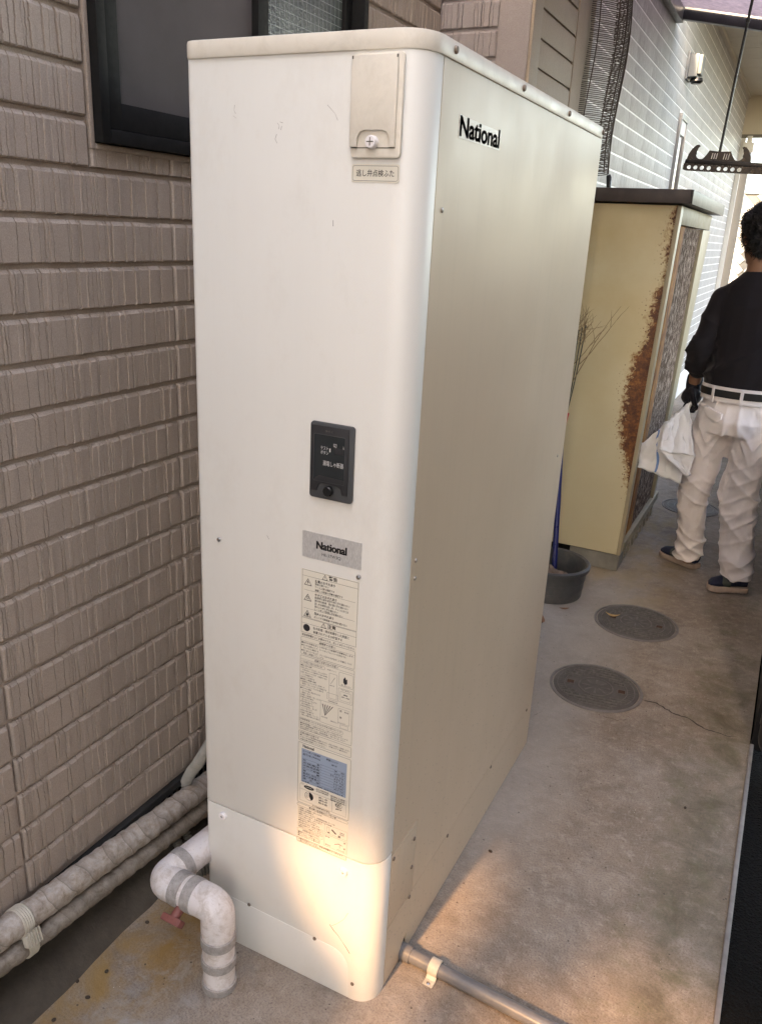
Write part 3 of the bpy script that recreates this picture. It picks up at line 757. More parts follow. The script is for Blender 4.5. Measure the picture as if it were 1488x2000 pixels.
# woven tile wall beyond
fw = thing('garden_wall', 'sunlit white wall of diagonal woven tiles beyond the far opening', 'wall', (0, 12.6, 0))
mb = MB(); mb.box(-2.2, 2.2, 12.62, 12.8, 0, 2.30); build('wall', mb, 'tile_joint', fw)
mb = MB(); mb.box(-2.2, 2.2, 12.58, 12.84, 2.30, 2.36); build('coping', mb, 'far_white', fw, bevel=.005)
mb = MB(); mb.box(0, .30, 0, .02, 0, .095); oo = build('tile', mb, 'tile_white', None, bevel=.004); tl = oo.data; bpy.data.objects.remove(oo)
cnt = 0
for a in range(-14, 15):
    for b in range(-14, 15):
        for hor in (0, 1):
            # herringbone cell turned 45 degrees
            s = .105
            u = (a * 1 + b * 3) * s if hor == 0 else (a * 1 + b * 3 + 0) * s
            v = (a * 1 - b * 1) * s
            if hor: u, v, L, ang = u, v + s, 0, PI / 2
            else: ang = 0
            X = (u - v) * .7071; Z = 1.6 + (u + v) * .7071
            if -.55 < X < .75 and .75 < Z < 2.2 and cnt < 300:
                o = add_piece('tile', tl, fw, (X, 12.60, Z)); o.rotation_euler = (0, -PI / 4 - ang, 0); cnt += 1

# ------------------------------------------------------------------ canopy over the passage
can = thing('canopy_roof', 'smoked plastic canopy roof on dark aluminium frame over the passage', 'canopy', (XD, 4.7, 2.9))
def cz(x): return 2.905 - .18 * (x - XD)
for (ya, yb) in ((3.25, 4.68), (1.95, 3.21), (.5, 1.91)):
    for (xa, xb) in ((XD + .04 if ya > 2.3 else XC + .03, .135), (.165, .80), (.83, 1.5)):
        vs = []
        n = 2
        mb = MB(); mb.add([(xa, ya, cz(xa) + .006), (xb, ya, cz(xb) + .006), (xb, yb, cz(xb) + .006), (xa, yb, cz(xa) + .006),
                          (xa, ya, cz(xa) + .01), (xb, ya, cz(xb) + .01), (xb, yb, cz(xb) + .01), (xa, yb, cz(xa) + .01)],
                         [(0, 3, 2, 1), (4, 5, 6, 7), (0, 1, 5, 4), (1, 2, 6, 5), (2, 3, 7, 6), (3, 0, 4, 7)])
        build('roof_panel', mb, 'canopy_panel', can)
mb = MB(); mb.box(XD + .002, XD + .045, 2.33, 4.75, 2.83, 2.92); build('wall_beam', mb, 'alu', can, bevel=.003)
for y in (4.72, 3.23, 1.93, .47):
    mb = MB(); mb.obox(((XD if y > 2.3 else XC) + .045, y, cz(XD) - .03), (1.5, y, cz(1.5) - .03), .05, .065); build('cross_beam', mb, 'alu_dark' if y > 4 else 'alu', can, bevel=.003)
for x in (.15, .815):
    mb = MB(); mb.obox((x, .5, cz(x) - .012), (x, 4.69, cz(x) - .012), .03, .03); build('rafter', mb, 'alu', can, bevel=.002)
mb = MB(); mb.box(1.47, 1.53, .45, 4.75, 2.45, 2.56); build('gutter_beam', mb, 'alu', can, bevel=.003)

# clothes-pole hanger
YH = 2.2
p0 = at(1336, 310, 1, YH); pr = at(1488, 310, 1, YH); sc = (pr.x - p0.x) / 152.0
hb = at(1405, 296, 1, YH); ht = at(1468, 2, 1, YH)
hang = thing('clothes_pole_hanger', 'black plastic clothes pole hanger with hooks and round holes on a long rod', 'hanger', tuple(hb))
dirv = (ht - hb).normalized(); top = hb + dirv * ((cz(hb.x) - .03 - hb.z) / dirv.z)
mb = MB(); mb.tube([hb - dirv * .01, hb.lerp(top, .5), top], .0048, 10); build('rod', mb, 'black_gloss', hang, smooth=True)
mb = MB(); mb.tube([hb.lerp(top, .45), hb.lerp(top, .45) + dirv * .012], .007, 10); build('collar', mb, 'black_gloss', hang, smooth=True)
up = Vector((0, 0, 1)); ex = (at(1488, 322, 1, YH) - at(1336, 314, 1, YH)).normalized(); ez = Vector((-ex.z, 0, ex.x))
ez = (ez + Vector((.0, 0, 0))).normalized(); ORG = at(1336, 332, 1, YH)
def hfn(thk0):
    return lambda u, v, w: ORG + ex * (u * sc) + ez * (v * sc) + Vector((0, thk0 + w, 0))
def arc(cx, cy, r, a0, a1, n=8): return [(cx + r * math.cos(math.radians(a0 + (a1 - a0) * k / n)), cy + r * math.sin(math.radians(a0 + (a1 - a0) * k / n))) for k in range(n + 1)]
# upper web with the two hooks (units are photo pixels of the bracket)
def hook(off, mirror=False):
    o_ = [(0, 18), (2, 30), (8, 42), (15, 49), (20, 50), (23, 47.5), (20, 44), (18, 36), (19, 30)] + arc(27.5, 33, 10.5, 190, 300, 6) + [(38, 31), (42, 38), (42, 40), (64, 38.4), (64, 18)]
    if mirror: o_ = [(128 - a_, b_) for a_, b_ in o_][::-1]
    return [(a_ + off, b_) for a_, b_ in o_]
for off in (0, 150):
    for mi_ in (False, True):
        mb = MB(); mb.prism(hook(off, mi_), hfn(-.006), .012); build('hook', mb, 'black_gloss', hang, recalc=True)
mb = MB(); mb.prism([(-2, 13), (280, 13), (280, 21), (-1, 21)], hfn(-.011), .022); build('rib', mb, 'black_gloss', hang, bevel=.001)
# perforated lower bar: boxes between round holes
mbp = MB(); holes = [8, 21, 34, 48, 68, 81, 95, 108] + [160, 173, 186, 200, 220, 233, 247, 260]
f = hfn(-.005); prev = -4
for hx in holes + [None]:
    xr_ = (hx - 5.2) if hx is not None else 280
    if xr_ > prev: mbp.prism([(prev, -1 if prev > 0 else 1), (xr_, -1), (xr_, 13), (prev, 13)], f, .010)
    if hx is not None:
        n = 16; outer = []; inner = []
        for k in range(n):
            a = 2 * PI * k / n + PI / n; ca, sa = math.cos(a), math.sin(a); q = max(abs(ca) / 5.2, abs(sa) / 7.0)
            outer.append((hx + ca / q, 6 + sa / q)); inner.append((hx + 4.1 * ca, 6 + 4.1 * sa))
        vs = [f(*o_, 0) for o_ in outer] + [f(*o_, 0) for o_ in inner] + [f(*o_, .010) for o_ in outer] + [f(*o_, .010) for o_ in inner]
        fs = []
        for k in range(n):
            k2 = (k + 1) % n
            fs += [(k, k2, n + k2, n + k), (2 * n + k, 3 * n + k, 3 * n + k2, 2 * n + k2), (n + k, n + k2, 3 * n + k2, 3 * n + k), (k, 2 * n + k, 2 * n + k2, k2)]
        mbp.add(vs, fs); prev = hx + 5.2
build('perforated_bar', mbp, 'black_gloss', hang)
slot = MB()
for x in (49.5, 54, 58.5, 73, 77.5, 82): slot.prism([(x - .9, 24), (x + .9, 24), (x + 1.9, 35), (x + .1, 35)], hfn(-.0066), .0134)
build('slot_marks', slot, 'frost', hang)

# bamboo blind hung beyond the wall corner
bl = thing('bamboo_blind', 'dark bamboo slat blind hanging at the corner before the white siding', 'blind', (-.33, 2.3, 1.9))
plan = [(-.366, 2.20), (-.345, 2.225), (-.318, 2.25), (-.29, 2.29), (-.272, 2.34), (-.268, 2.40), (-.280, 2.46), (-.31, 2.50), (-.35, 2.52)]
base = None
for k in range(118):
    z = 1.80 + k * .0066
    dx = .010 * math.sin(z * 9) + .006 * noise.noise(Vector((0, 0, z * 14)))
    if k % 12 == 0:
        vv = []
        path = [Vector((x, y + noise.noise(Vector((x * 9, k, 0))) * .004, 0)) for x, y in plan]
        mb = MB(); mb.tube(path, .0019, 4, cap=False); me = bpy.data.meshes.new('slat'); me.from_pydata([v - Vector((-.33, 2.3, 0)) for v in mb.v], [], mb.f); me.materials.append(MATS['blind']); base = me
    o = add_piece('slat', base, bl, (-.33 + dx, 2.3, z + rnd.uniform(-.0008, .0008))); o.rotation_euler = (rnd.uniform(-.01, .01), rnd.uniform(-.012, .012), 0)
for (x, y) in (plan[1], plan[3], plan[4], plan[5], plan[6]):
    mb = MB(); mb.tube([(x + .004 + .010 * math.sin(z * 9), y, z) for z in [1.8 + .03 * i for i in range(27)]], .0022, 5); build('cord', mb, 'blind', bl)

# ------------------------------------------------------------------ water heater
Wd, Dp, Hh = .422, 1.085, 1.81
tank = thing('water_heater_tank', 'tall cream enamel water heater cabinet standing on the concrete beside the brown wall', 'water heater', (-Wd / 2, Dp / 2, 0))
def arcp(cx, cy, r, a0, a1, n=8): return [(cx + r * math.cos(math.radians(a0 + (a1 - a0) * k / n)), cy + r * math.sin(math.radians(a0 + (a1 - a0) * k / n))) for k in range(n + 1)]
R1, R2 = .046, .012
def wrap(r1, r2, ys, grow=0.0):
    g_ = grow
    return [(-Wd - g_, ys)] + arcp(-Wd + r2, r2, r2 + g_, 180, 270, 4) + arcp(-r1, r1, r1 + g_, 270, 360, 12) + [(g_, ys)]
SY = .060
mb = MB(); mb.sheet(wrap(R1, R2, SY), .3635, 1.790, .004); fp = build('front_panel', mb, 'enamel', tank, bevel=.0008)
mb = MB(); mb.sheet(wrap(R1, R2, SY - .002), .0, .3605, .004)
lp = build('lower_front_panel', mb, 'enamel', tank, bevel=.0008)
core = [(-Wd + .006, .02), (-.04, .02), (-.006, .05), (-.006, Dp - .006), (-Wd + .006, Dp - .006)]
mb = MB(); mb.prism(core, lambda u, v, w: (u, v, w), 1.78); mb.v = [v + Vector((0, 0, .004)) for v in mb.v]; build('inner_shell', mb, 'gap', tank)
# side panels: upper sheet, access plate, plinth
yj = .185
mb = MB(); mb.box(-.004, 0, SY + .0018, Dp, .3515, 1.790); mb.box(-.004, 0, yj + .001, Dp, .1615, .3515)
build('side_panel', mb, 'enamel_shaded', tank, bevel=.0)
mb = MB(); mb.box(-.004, .0004, SY + .0005, yj - .0008, .1625, .3495); build('access_plate', mb, 'enamel_shaded', tank, bevel=.0004)
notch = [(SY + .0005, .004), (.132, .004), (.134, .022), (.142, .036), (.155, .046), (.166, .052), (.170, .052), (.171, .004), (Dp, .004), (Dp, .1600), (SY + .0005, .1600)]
mb = MB(); mb.prism(notch, lambda u, v, w: (-.004 + w, u, v), .004); build('side_plinth', mb, 'enamel_shaded', tank)
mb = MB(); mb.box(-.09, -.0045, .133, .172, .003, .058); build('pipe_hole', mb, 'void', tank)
mb = MB(); mb.box(-Wd, -Wd + .004, SY + .0018, Dp, .004, 1.79); mb.box(-Wd + .004, -.004, Dp - .004, Dp, .004, 1.79); build('rear_panel', mb, 'enamel_shaded', tank)
# front service plate of the base, its seam curving down on the right
sp_ = [(-.418, .0), (-.418, .125), (-.15, .118)] + [(-.10 + .042 * math.sin(math.radians(a)), .075 + .042 * math.cos(math.radians(a))) for a in range(0, 91, 15)] + [(-.056, .0)]
mb = MB(); mb.prism([(a, b + .002) for a, b in sp_], lambda u, v, w: (u, -w, v), .0009); build('service_plate', mb, 'enamel', tank, bevel=.0004)
# lid
OV = .004
lidp = arcp(-Wd + R2 + .006, R2 + .006, R2 + .006 + OV, 180, 270, 6) + arcp(-R1 - .004, R1 + .004, R1 + .004 + OV, 270, 360, 14) + arcp(-.02, Dp - .02, .02 + OV, 0, 90, 5) + arcp(-Wd + .02, Dp - .02, .02 + OV, 90, 180, 5)
mb = MB(); mb.prism(lidp, lambda u, v, w: (u, v, 1.783 + w), .027); build('lid', mb, 'enamel_lid', tank, bevel=.005)
# screws
def screw(x, y, z, ax, r=.0045, mat='screw', name='screw', h=.0028):
    mb = MB(); prof = [(r, 0), (r, h * .35), (r * .8, h * .8), (r * .35, h)]
    if ax == 'Y': mb.lathe([(a, -b) for a, b in prof], (x, y, z), 12, 'Y')
    else: mb.lathe(prof, (x, y, z), 12, 'X')
    return build(name, mb, mat, tank, smooth=True)
screw(-.371, -.0002, .975, 'Y', .0048, 'chrome', h=.004); screw(-.071, -.0002, .970, 'Y', .0048, 'chrome', h=.004)
for x, z in ((-.307, .128), (-.139, .119), (-.045, .045)): screw(x, -.0009, z, 'Y', .0042, 'screw_rust')
for x, z in ((-.374, .338), (-.076, .326)):
    mb = MB(); mb.lathe([(.0088, 0), (.0088, -.0045), (.0075, -.006), (.0072, -.006)], (x, -.0002, z), 20, 'Y'); cp = build('screw_cap', mb, 'white_cap', tank, smooth=True)
    mb = MB(); mb.box(x - .003, x + .003, -.0066, -.0063, z - .0005, z + .0005); mb.box(x - .0005, x + .0005, -.0067, -.0064, z - .003, z + .003); build('cross_slot', mb, 'grey_plastic', cp)
for y, z in ((.090, 1.576), (.079, .990), (.080, .955), (1.024, .974)): screw(0, y, z, 'X', .0042, 'screw')
for y in (.091, .420, .741, 1.066): screw(OV, y, 1.797, 'X', .0058, 'screw_rust', h=.0045)
for y, z in ((.172, .31), (.168, .237), (.168, .155), (.068, .338)): screw(.0006, y, z, 'X', .0048, 'screw_rust')
for y in (.389, .701, 1.03): screw(0, y, .155, 'X', .0048, 'screw_rust')
# scratches on the lower right of the front
def fpath(pts, w, mat, yy=-.0006):
    mb = MB(); vs = []; n = len(pts)
    for i, p in enumerate(pts):
        d = (Vector(pts[min(i + 1, n - 1)]) - Vector(pts[max(i - 1, 0)])).normalized(); k = w * rnd.uniform(.5, 1.3)
        vs += [(p[0] - d.y * k, yy, p[1] + d.x * k), (p[0] + d.y * k, yy, p[1] - d.x * k)]
    mb.add(vs, [(2 * i, 2 * i + 1, 2 * i + 3, 2 * i + 2) for i in range(n - 1)]); return mb
def fpx(lst): return [(q.x, q.z) for q in (at(u, v, 1, 0) for u, v in lst)]
build('scratch', fpath(fpx([(644, 1805), (652, 1817), (660, 1826), (668, 1838), (676, 1850), (683, 1862)]), .0006, 'ink'), 'gap', tank, recalc=False)
build('scratch', fpath(fpx([(648, 1808), (660, 1803), (672, 1795), (680, 1783)]), .00025, 'ink'), 'gap', tank, recalc=False)
for lst in ([(542, 240), (546, 245), (545, 252)], [(547, 238), (553, 240)], [(551, 246), (549, 254)], [(459, 205), (458, 216), (461, 222)], [(456, 226), (462, 231)], [(640, 205), (655, 222), (660, 235)], [(541, 262), (538, 272), (542, 280)], [(651, 430), (651, 442)], [(522, 1045), (526, 1053)]):
    build('scuff', fpath(fpx(lst), .0004, 'x'), 'ink_soft' if lst[0][0] in (522, 651) else 'scuff_tone', tank, recalc=False)
# relief-valve cover
vx0, vx1, vz0, vz1 = -.1145, -.031, 1.6415, 1.7835 - .004
mb = MB(); mb.prism(rrect(vx0 + .002, vx1, vz0, vz1, .006), lambda u, v, w: (u, -w, v), .006); vc = build('valve_cover', mb, 'enamel_lid', tank, bevel=.0025)
dn = [(-.1125, 1.656), (-.1125, vz1 - .0035), (-.0385, vz1 - .0035), (-.0385, 1.656), (-.0475, 1.656), (-.0478, 1.669), (-.0520, 1.6760), (-.060, 1.6785), (-.088, 1.6785), (-.096, 1.6760), (-.1, 1.669), (-.1005, 1.656)]
mb = MB(); mb.prism(dn, lambda u, v, w: (u, -.0062 - w, v), .0045); build('cover_door', mb, 'enamel_lid', vc, bevel=.0014)
mb = MB()
for s_ in range(24):
    pass
mb.lathe([(.0088, 0), (.0088, -.010), (.0078, -.0115)], (-.0745, -.006, 1.6625), 28, 'Y'); kb = build('knob', mb, 'white_cap', vc, smooth=True)
mb = MB(); mb.box(-.0800, -.0690, -.0183, -.0176, 1.6620, 1.6632); mb.box(-.0751, -.0740, -.0184, -.0177, 1.657, 1.668); build('cross_slot', mb, 'gap', vc)
mb = MB()
for x in (-.1115, -.0405): mb.box(x, x + .002, -.0112, -.0104, vz1 - .0085, vz1 - .0045)
build('hinge_slot', mb, 'gap', vc)
mb = MB(); mb.box(-.112, -.039, -.0065, -.0060, 1.6545, 1.6558); build('door_gap', mb, 'gap', vc)
# small label under it
FN = lambda k: (lambda x, z: (x, -k, z))
def ring(mb, x0, x1, z0, z1, r, t_, k):
    o_ = rrect(x0, x1, z0, z1, r); i_ = rrect(x0 + t_, x1 - t_, z0 + t_, z1 - t_, max(r - t_, .0001)); n = len(o_)
    mb.add([(a, -k, b) for a, b in o_] + [(a, -k, b) for a, b in i_], [(j, (j + 1) % n, n + (j + 1) % n, n + j) for j in range(n)])
def plate(name, x0, x1, z0, z1, r, mat, k, parent):
    mb = MB(); mb.prism(rrect(x0, x1, z0, z1, r), lambda u, v, w: (u, -w, v), k); return build(name, mb, mat, parent)
vl = plate('valve_label', -.1125, -.0325, 1.6085, 1.6335, .0035, 'label', .0006, tank)
mb = MB(); ring(mb, -.1105, -.0345, 1.6105, 1.6315, .0035, .0005, .0008)
put_text(mb, '逃し弁点検ふた', -.1040, 1.6262, .0098, -.0410, .008, FN(.0009), 3); build('lettering', mb, 'ink', vl, recalc=False)
# breaker window
bx0, bx1, bz0, bz1 = -.1715, -.0875, 1.1010, 1.2350
mb = MB(); mb.prism(rrect(bx0, bx1, bz0, bz1, .006), lambda u, v, w: (u, -w, v), .007); bw = build('breaker_window', mb, 'grey_plastic', tank, bevel=.003)
mb = MB(); mb.prism([(-.1670, 1.1150), (-.1670, 1.2300), (-.0955, 1.2300), (-.0955, 1.1150), (-.106, 1.1150), (-.108, 1.124), (-.114, 1.1290), (-.146, 1.1300), (-.153, 1.125), (-.155, 1.1150)], lambda u, v, w: (u, -.0072 - w, v), .0025); build('cover_door', mb, 'black_plastic', bw, bevel=.001)
mb = MB(); ring(mb, -.1625, -.1010, 1.1330, 1.2160, .003, .0010, .0102); build('pane_rim', mb, 'grey_plastic', bw, recalc=False)
mb = MB(); mb.prism(rrect(-.1610, -.1022, 1.1345, 1.2145, .002), lambda u, v, w: (u, -.0098 - w, v), .0003); build('pane', mb, 'dark_glass', bw)
mb = MB(); mb.prism([(-.161, 1.1345), (-.1022, 1.1345), (-.1022, 1.142), (-.150, 1.1440), (-.158, 1.139)], lambda u, v, w: (u, -.0103, v), .0003); mb.v = mb.v[:5]; mb.f = [(0, 1, 2, 3, 4)]; mb.mi = [0]
build('reflection_ledge', mb, 'black_plastic', bw, recalc=False)
mb = MB(); f_ = FN(.0105)
put_text(mb, 'テスト', -.1480, 1.1955, .0062, -.1335, 0, f_, 2); put_text(mb, 'ボタン', -.1480, 1.1880, .0062, -.1330, 0, f_, 2)
put_text(mb, '切', -.1240, 1.2030, .0066, -.1175, 0, f_, 2); put_text(mb, '漏電しゃ断器', -.1430, 1.1712, .0090, -.1035, 0, f_, 2)
put_text(mb, '入', -.1062, 1.2015, .0066, -.1030, 0, f_, 2)
mb.box(-.1312, -.1290, -.0106, -.0105, 1.1872, 1.1935); build('lettering', mb, 'white_ink', bw, recalc=False)
mb = MB(); mb.prism(rrect(-.1205, -.1040, 1.1855, 1.1960, .001), lambda u, v, w: (u, -.0101 - w, v), .0008); build('switch', mb, 'black_plastic', bw)
mb = MB(); mb.lathe([(.0092, 0), (.0092, -.006), (.0078, -.0075)], (-.1305, -.0098, 1.1185), 20, 'Y'); build('knob', mb, 'black_gloss', bw, smooth=True)
mb = MB(); put_text(mb, 'ひらく', -.1400, 1.2235, .0036, -.1260, 0, FN(.0100), 1); build('lettering', mb, 'edge', bw, recalc=False)
# name plate
npl = plate('name_plate', -.1870, -.0675, .9835, 1.0335, .0006, 'silver', .0007, tank)
mb = MB(); put_text(mb, 'National', -.1575, 1.0190, .0150, -.0965, .02, FN(.0009), 4, fat=.035); build('lettering', mb, 'ink', npl, recalc=False)
mb = MB(); put_text(mb, 'HE-37W3Q', -.1460, .9985, .0066, -.1080, .0, FN(.0009), 3); build('lettering', mb, 'ink', npl, recalc=False)
# side badge
SFN = lambda k: (lambda y, z: (k, y, z))
mb = MB(); mb.prism([(.134, 1.684), (.327, 1.684), (.329, 1.7105), (.325, 1.714), (.16, 1.7165), (.134, 1.7180)], lambda u, v, w: (w, u, v), .0005); bd = build('badge', mb, 'enamel_lid', tank)
mb = MB(); put_text(mb, 'National', .1375, 1.7165, .0300, .3240, .02, SFN(.0008), 4, fat=.035); build('lettering', mb, 'ink', bd, recalc=False)
# warning label column
LX0, LX1 = -.1875, -.0705
wl_ = plate('warning_label', -.1885, -.0695, .596, .960, .001, 'label', .0005, tank)
ln = MB(); tx = MB(); T = FN(.0008)
def rule(x0, x1, z, w=.0004): ln.box(x0, x1, -.00078, -.0007, z - w / 2, z + w / 2)
def box(x0, x1, z0, z1, r=.0003, t_=.0005): ring(ln, x0, x1, z0, z1, r, t_, .0008)
box(-.1855, -.0705, .8640, .9590); rule(-.1855, -.0705, .9470)
box(-.1858, -.0705, .8325, .8630); rule(-.1858, -.0705, .8520)
rule(-.182, -.0755, .9195, .0003); rule(-.182, -.0755, .8830, .0003)
def tri(mb, cx, zt, s, t_=.0008):
    o_ = [(cx, zt), (cx + s * .58, zt - s), (cx - s * .58, zt - s)]; c_ = (cx, zt - s * .62)
    i_ = [(c_[0] + (a - c_[0]) * .78, c_[1] + (b - c_[1]) * .78) for a, b in o_]
    mb.add([(a, -.0008, b) for a, b in o_ + i_], [(j, (j + 1) % 3, 3 + (j + 1) % 3, 3 + j) for j in range(3)])
tri(tx, -.1385, .9580, .0105); put_text(tx, '!', -.1390, .9550, .0055, -.1380, .03, T, 1)
put_text(tx, '警告', -.1305, .9575, .0085, -.1130, .02, T, 2)
tri(tx, -.1385, .8625, .0100); put_text(tx, '!', -.1390, .8598, .0052, -.1380, .03, T, 1)
put_text(tx, '注意', -.1305, .8622, .0085, -.1130, .02, T, 2)
for z in (.9430, .9125, .8800): tri(tx, -.1735, z, .0140)
def poly(mb, pts): mb.add([(a, -.0009, b) for a, b in pts], [tuple(range(len(pts)))])
poly(tx, [(-.1725, .9395), (-.1755, .9355), (-.1738, .9352), (-.1745, .9315), (-.1712, .9360), (-.1730, .9362)])
for q in (-.1755, -.1735, -.1715): poly(tx, [(q, .9015), (q + .0006, .9015), (q + .0012, .9035), (q + .0004, .9055), (q + .0010, .9080), (q, .9080), (q - .0002, .9055), (q + .0004, .9035)])
poly(tx, [(-.1755, .8680), (-.1765, .8710), (-.1745, .8730), (-.1735, .8760), (-.1722, .8735), (-.1708, .8715), (-.1712, .8685)])
n = 20; poly(tx, [(-.1745 + .0072 * math.cos(2 * PI * k / n), .8435 + .0072 * math.sin(2 * PI * k / n)) for k in range(n)])
LH = .0048
for s_, x, z, h, x1, b in (('感電のおそれあり', -.1585, .9440, .0060, -.1170, .02), ('前板は開けない', -.1585, .9375, LH, -.1300, .008), ('アース工事を確認する', -.1585, .9315, LH, -.1185, .008), ('漏電しゃ断器の作動を確認する', -.1585, .9255, LH, -.1010, .008),
        ('やけどのおそれあり', -.1585, .9170, .0060, -.1130, .02), ('給湯時は湯水混合水栓に手を触れない', -.1585, .9110, LH, -.0865, .008), ('排水時は給湯・排水管に手を触れない', -.1585, .9050, LH, -.0890, .008), ('逃し弁点検時は逃し弁、ドレン口または', -.1585, .8990, LH, -.0885, .008), ('排水エルボに手を触れない', -.1585, .8930, LH, -.1100, .008), ('ヒートポンプ配管に手を触れない', -.1585, .8875, LH, -.0995, .008),
        ('発火のおそれあり', -.1590, .8795, .0060, -.1180, .02), ('近くにガス類容器や引火物を置かない', -.1590, .8720, LH, -.0900, .008),
        ('防水処理・排水処理をした床面に', -.1600, .8495, .0058, -.0850, .014), ('設置されているか確認する', -.1600, .8415, .0058, -.0990, .014),
        ('取扱説明書をよくお読みのうえ、正しくお使いください。', -.1840, .8305, .0050, -.0725, .014),
        ('通電時のお願い', -.1470, .8215, .0050, -.1120, .012), ('■以下の内容を正しく行わないと給湯機が自動停止します。', -.1845, .8135, .0042, -.0740, .012), ('●タンクを満水にして、ヒートポンプユニットの空気抜きを', -.1845, .8078, .0040, -.0900, .006), ('行ってから通電する', -.1805, .8025, .0040, -.1480, .006), ('●逃し弁レバーを上げ、ドレン口から水が出ることを確認してから', -.1845, .7970, .0040, -.0770, .006), ('漏電しゃ断器を「入」にする', -.1805, .7918, .0040, -.1370, .006),
        ('点検とお手入れのお願い', -.1560, .7828, .0052, -.1050, .012), ('1か月に1回のお手入れ', -.1805, .7728, .0045, -.1385, .008), ('貯湯ユニット', -.1280, .7715, .0030, -.1090, 0)):
    put_text(tx, s_, x, z, h, x1, b, T, 1)
box(-.1860, -.0715, .7865, .8235, .003); rule(-.186, -.0715, .8150, .0003)
box(-.1868, -.0712, .6235, .7840, .003); rule(-.1868, -.0712, .7765, .0003)
box(-.1850, -.1330, .7665, .7738, .0035, .0004); box(-.1862, -.0900, .6410, .6490, .0035, .0004); box(-.1875, -.0712, .5965, .6195, .003)
col = ['■逃し弁の点検', '①逃し弁レバーを上げ、ドレン口から', '　お湯が出ることを確認する(約10秒間)', '②逃し弁レバーを下げ、お湯がとまる', '　ことを確認する', '③必ずふたを閉める', '■漏電しゃ断器の点検', '①通電中にテストボタンを押して、', '　電源が「切」になることを確認する', '②必ず「入」にしてふたを閉める', '■タンクの掃除', '　タンクの底の湯あかなどを', '　掃除します。', '①漏電しゃ断器を「切」にする', '②給水元栓を閉め、', '　逃し弁レバーを上げる', '③排水栓を開けて', '　約2分間排水する', '④排水栓を閉め、逃し弁', '　レバーを下げる', '⑤給水元栓を開ける', '⑥漏電しゃ断器を「入」にし、', '　漏電しゃ断器の操作ふたを閉める']
for k, s_ in enumerate(col):
    w = len(s_.strip('　')) * .00335; ind = .003 if s_[0] == '　' else 0
    put_text(tx, s_.strip('　'), -.1850 + ind, .7650 - k * .00488, .0036, min(-.1850 + ind + w, -.1275 if k < 13 else -.1415), .012 if s_[0] == '■' else .004, T, 1)
for s_, z, x1, h in (('長期間使用しないときは(1か月以上使わないとき)', .6478, -.0930, .0048), ('■取扱説明書の「点検とお手入れ」に従って水抜きをする', .6390, -.0920, .0038), ('●その期間機器の中の水が凍るときも同じようにする', .6345, -.0790, .0034), ('再びご使用になるときは、取扱説明書の「使いはじめ」を行う', .6300, -.0850, .0034), ('必ず読んで、正しく運転を行ってください。', .6262, -.1150, .0026),
        ('定期点検が必要です', .6175, -.1420, .0050), ('■ヒートポンプ給湯機を長期にわたり、安全で快適にご使用いただく', .6118, -.0740, .0036), ('ためには消耗部品の交換など、お買上げの販売店に', .6070, -.0790, .0034), ('定期点検を依頼してください。', .6020, -.1270, .0034)):
    put_text(tx, s_, -.1840, z, h, x1, .006, T, 1)
# little drawings
box(-.1235, -.1065, .7110, .7640, .0005, .0004); box(-.1270, -.1040, .7080, .7220, .0005, .0004); box(-.1030, -.0730, .7440, .7725, .002, .0004)
box(-.1030, -.0730, .7105, .7395, .002, .0004); box(-.0990, -.0770, .7140, .7330, .001, .0004); box(-.1405, -.0735, .6530, .7010, .001, .0004); box(-.1020, -.0780, .6640, .6960, .0005, .0004); box(-.0970, -.0800, .6545, .6620, .0005, .0004)
for k in range(5): poly(tx, [(-.1370 + k * .0055, .6940), (-.1350 + k * .0055, .6940), (-.1300, .6700), (-.1304, .6700)])
poly(tx, [(-.1115, .7575), (-.1108, .7575), (-.1195, .7420), (-.1201, .7420)])
poly(tx, [(-.0935, .7600), (-.0900, .7655), (-.0880, .7600), (-.0855, .7620), (-.0850, .7520), (-.0900, .7490), (-.0935, .7530)])
for s_, x, z, h, x1 in (('あける', -.1215, .7400, .0030, -.1120), ('逃し弁レバー', -.0980, .7485, .0030, -.0770), ('テストボタン', -.0980, .7385, .0030, -.0790), ('漏電しゃ断器', -.0960, .7235, .0032, -.0800), ('非常用取水栓', -.1240, .7060, .0030, -.1040), ('水抜き栓', -.1380, .6675, .0030, -.1250), ('排水口へ', -.1180, .6640, .0030, -.1010), ('閉', -.0985, .6930, .0046, -.0945), ('開', -.0985, .6790, .0046, -.0945), ('給水栓', -.0890, .6930, .0040, -.0800), ('ドレンパイプ', -.1010, .6670, .0026, -.0860)):
    put_text(tx, s_, x, z, h, x1, .01, T, 1)
poly(tx, [(-.0930, .7260), (-.0830, .7260), (-.0850, .7285), (-.0880, .7275), (-.0900, .7290)])
build('outline', ln, 'ink_soft', wl_, recalc=False); build('lettering', tx, 'ink', wl_, recalc=False)
# rating plate
rp = plate('rating_plate', -.1885, -.0695, .4505, .5950, .001, 'label', .0005, tank)
mb = MB(); mb.box(-.1800, -.0788, -.00075, -.0006, .5020, .5800); build('blue_field', mb, 'label_blue', rp)
ln = MB(); tx = MB(); box(-.1880, -.0705, .4510, .5925, .003, .0006); box(-.1825, -.0770, .4575, .4960, .0003, .0003)
rule(-.1825, -.0770, .4850, .0003)
ln.box(-.1088, -.1085, -.00078, -.0007, .4575, .4850)
put_text(tx, 'National', -.1775, .5895, .0068, -.1520, .03, T, 2)
K = .0010; T2 = FN(K)
def rule2(x0, x1, z0, z1): ln.box(x0, x1, -K, -.0008, z0, z1)
for k in range(9): rule2(-.1775, -.0820, .5575 - k * .0061, .5577 - k * .0061)
rule2(-.1775, -.1773, .5085, .5577); rule2(-.1365, -.1363, .5085, .5577); rule2(-.0822, -.0820, .5085, .5577)
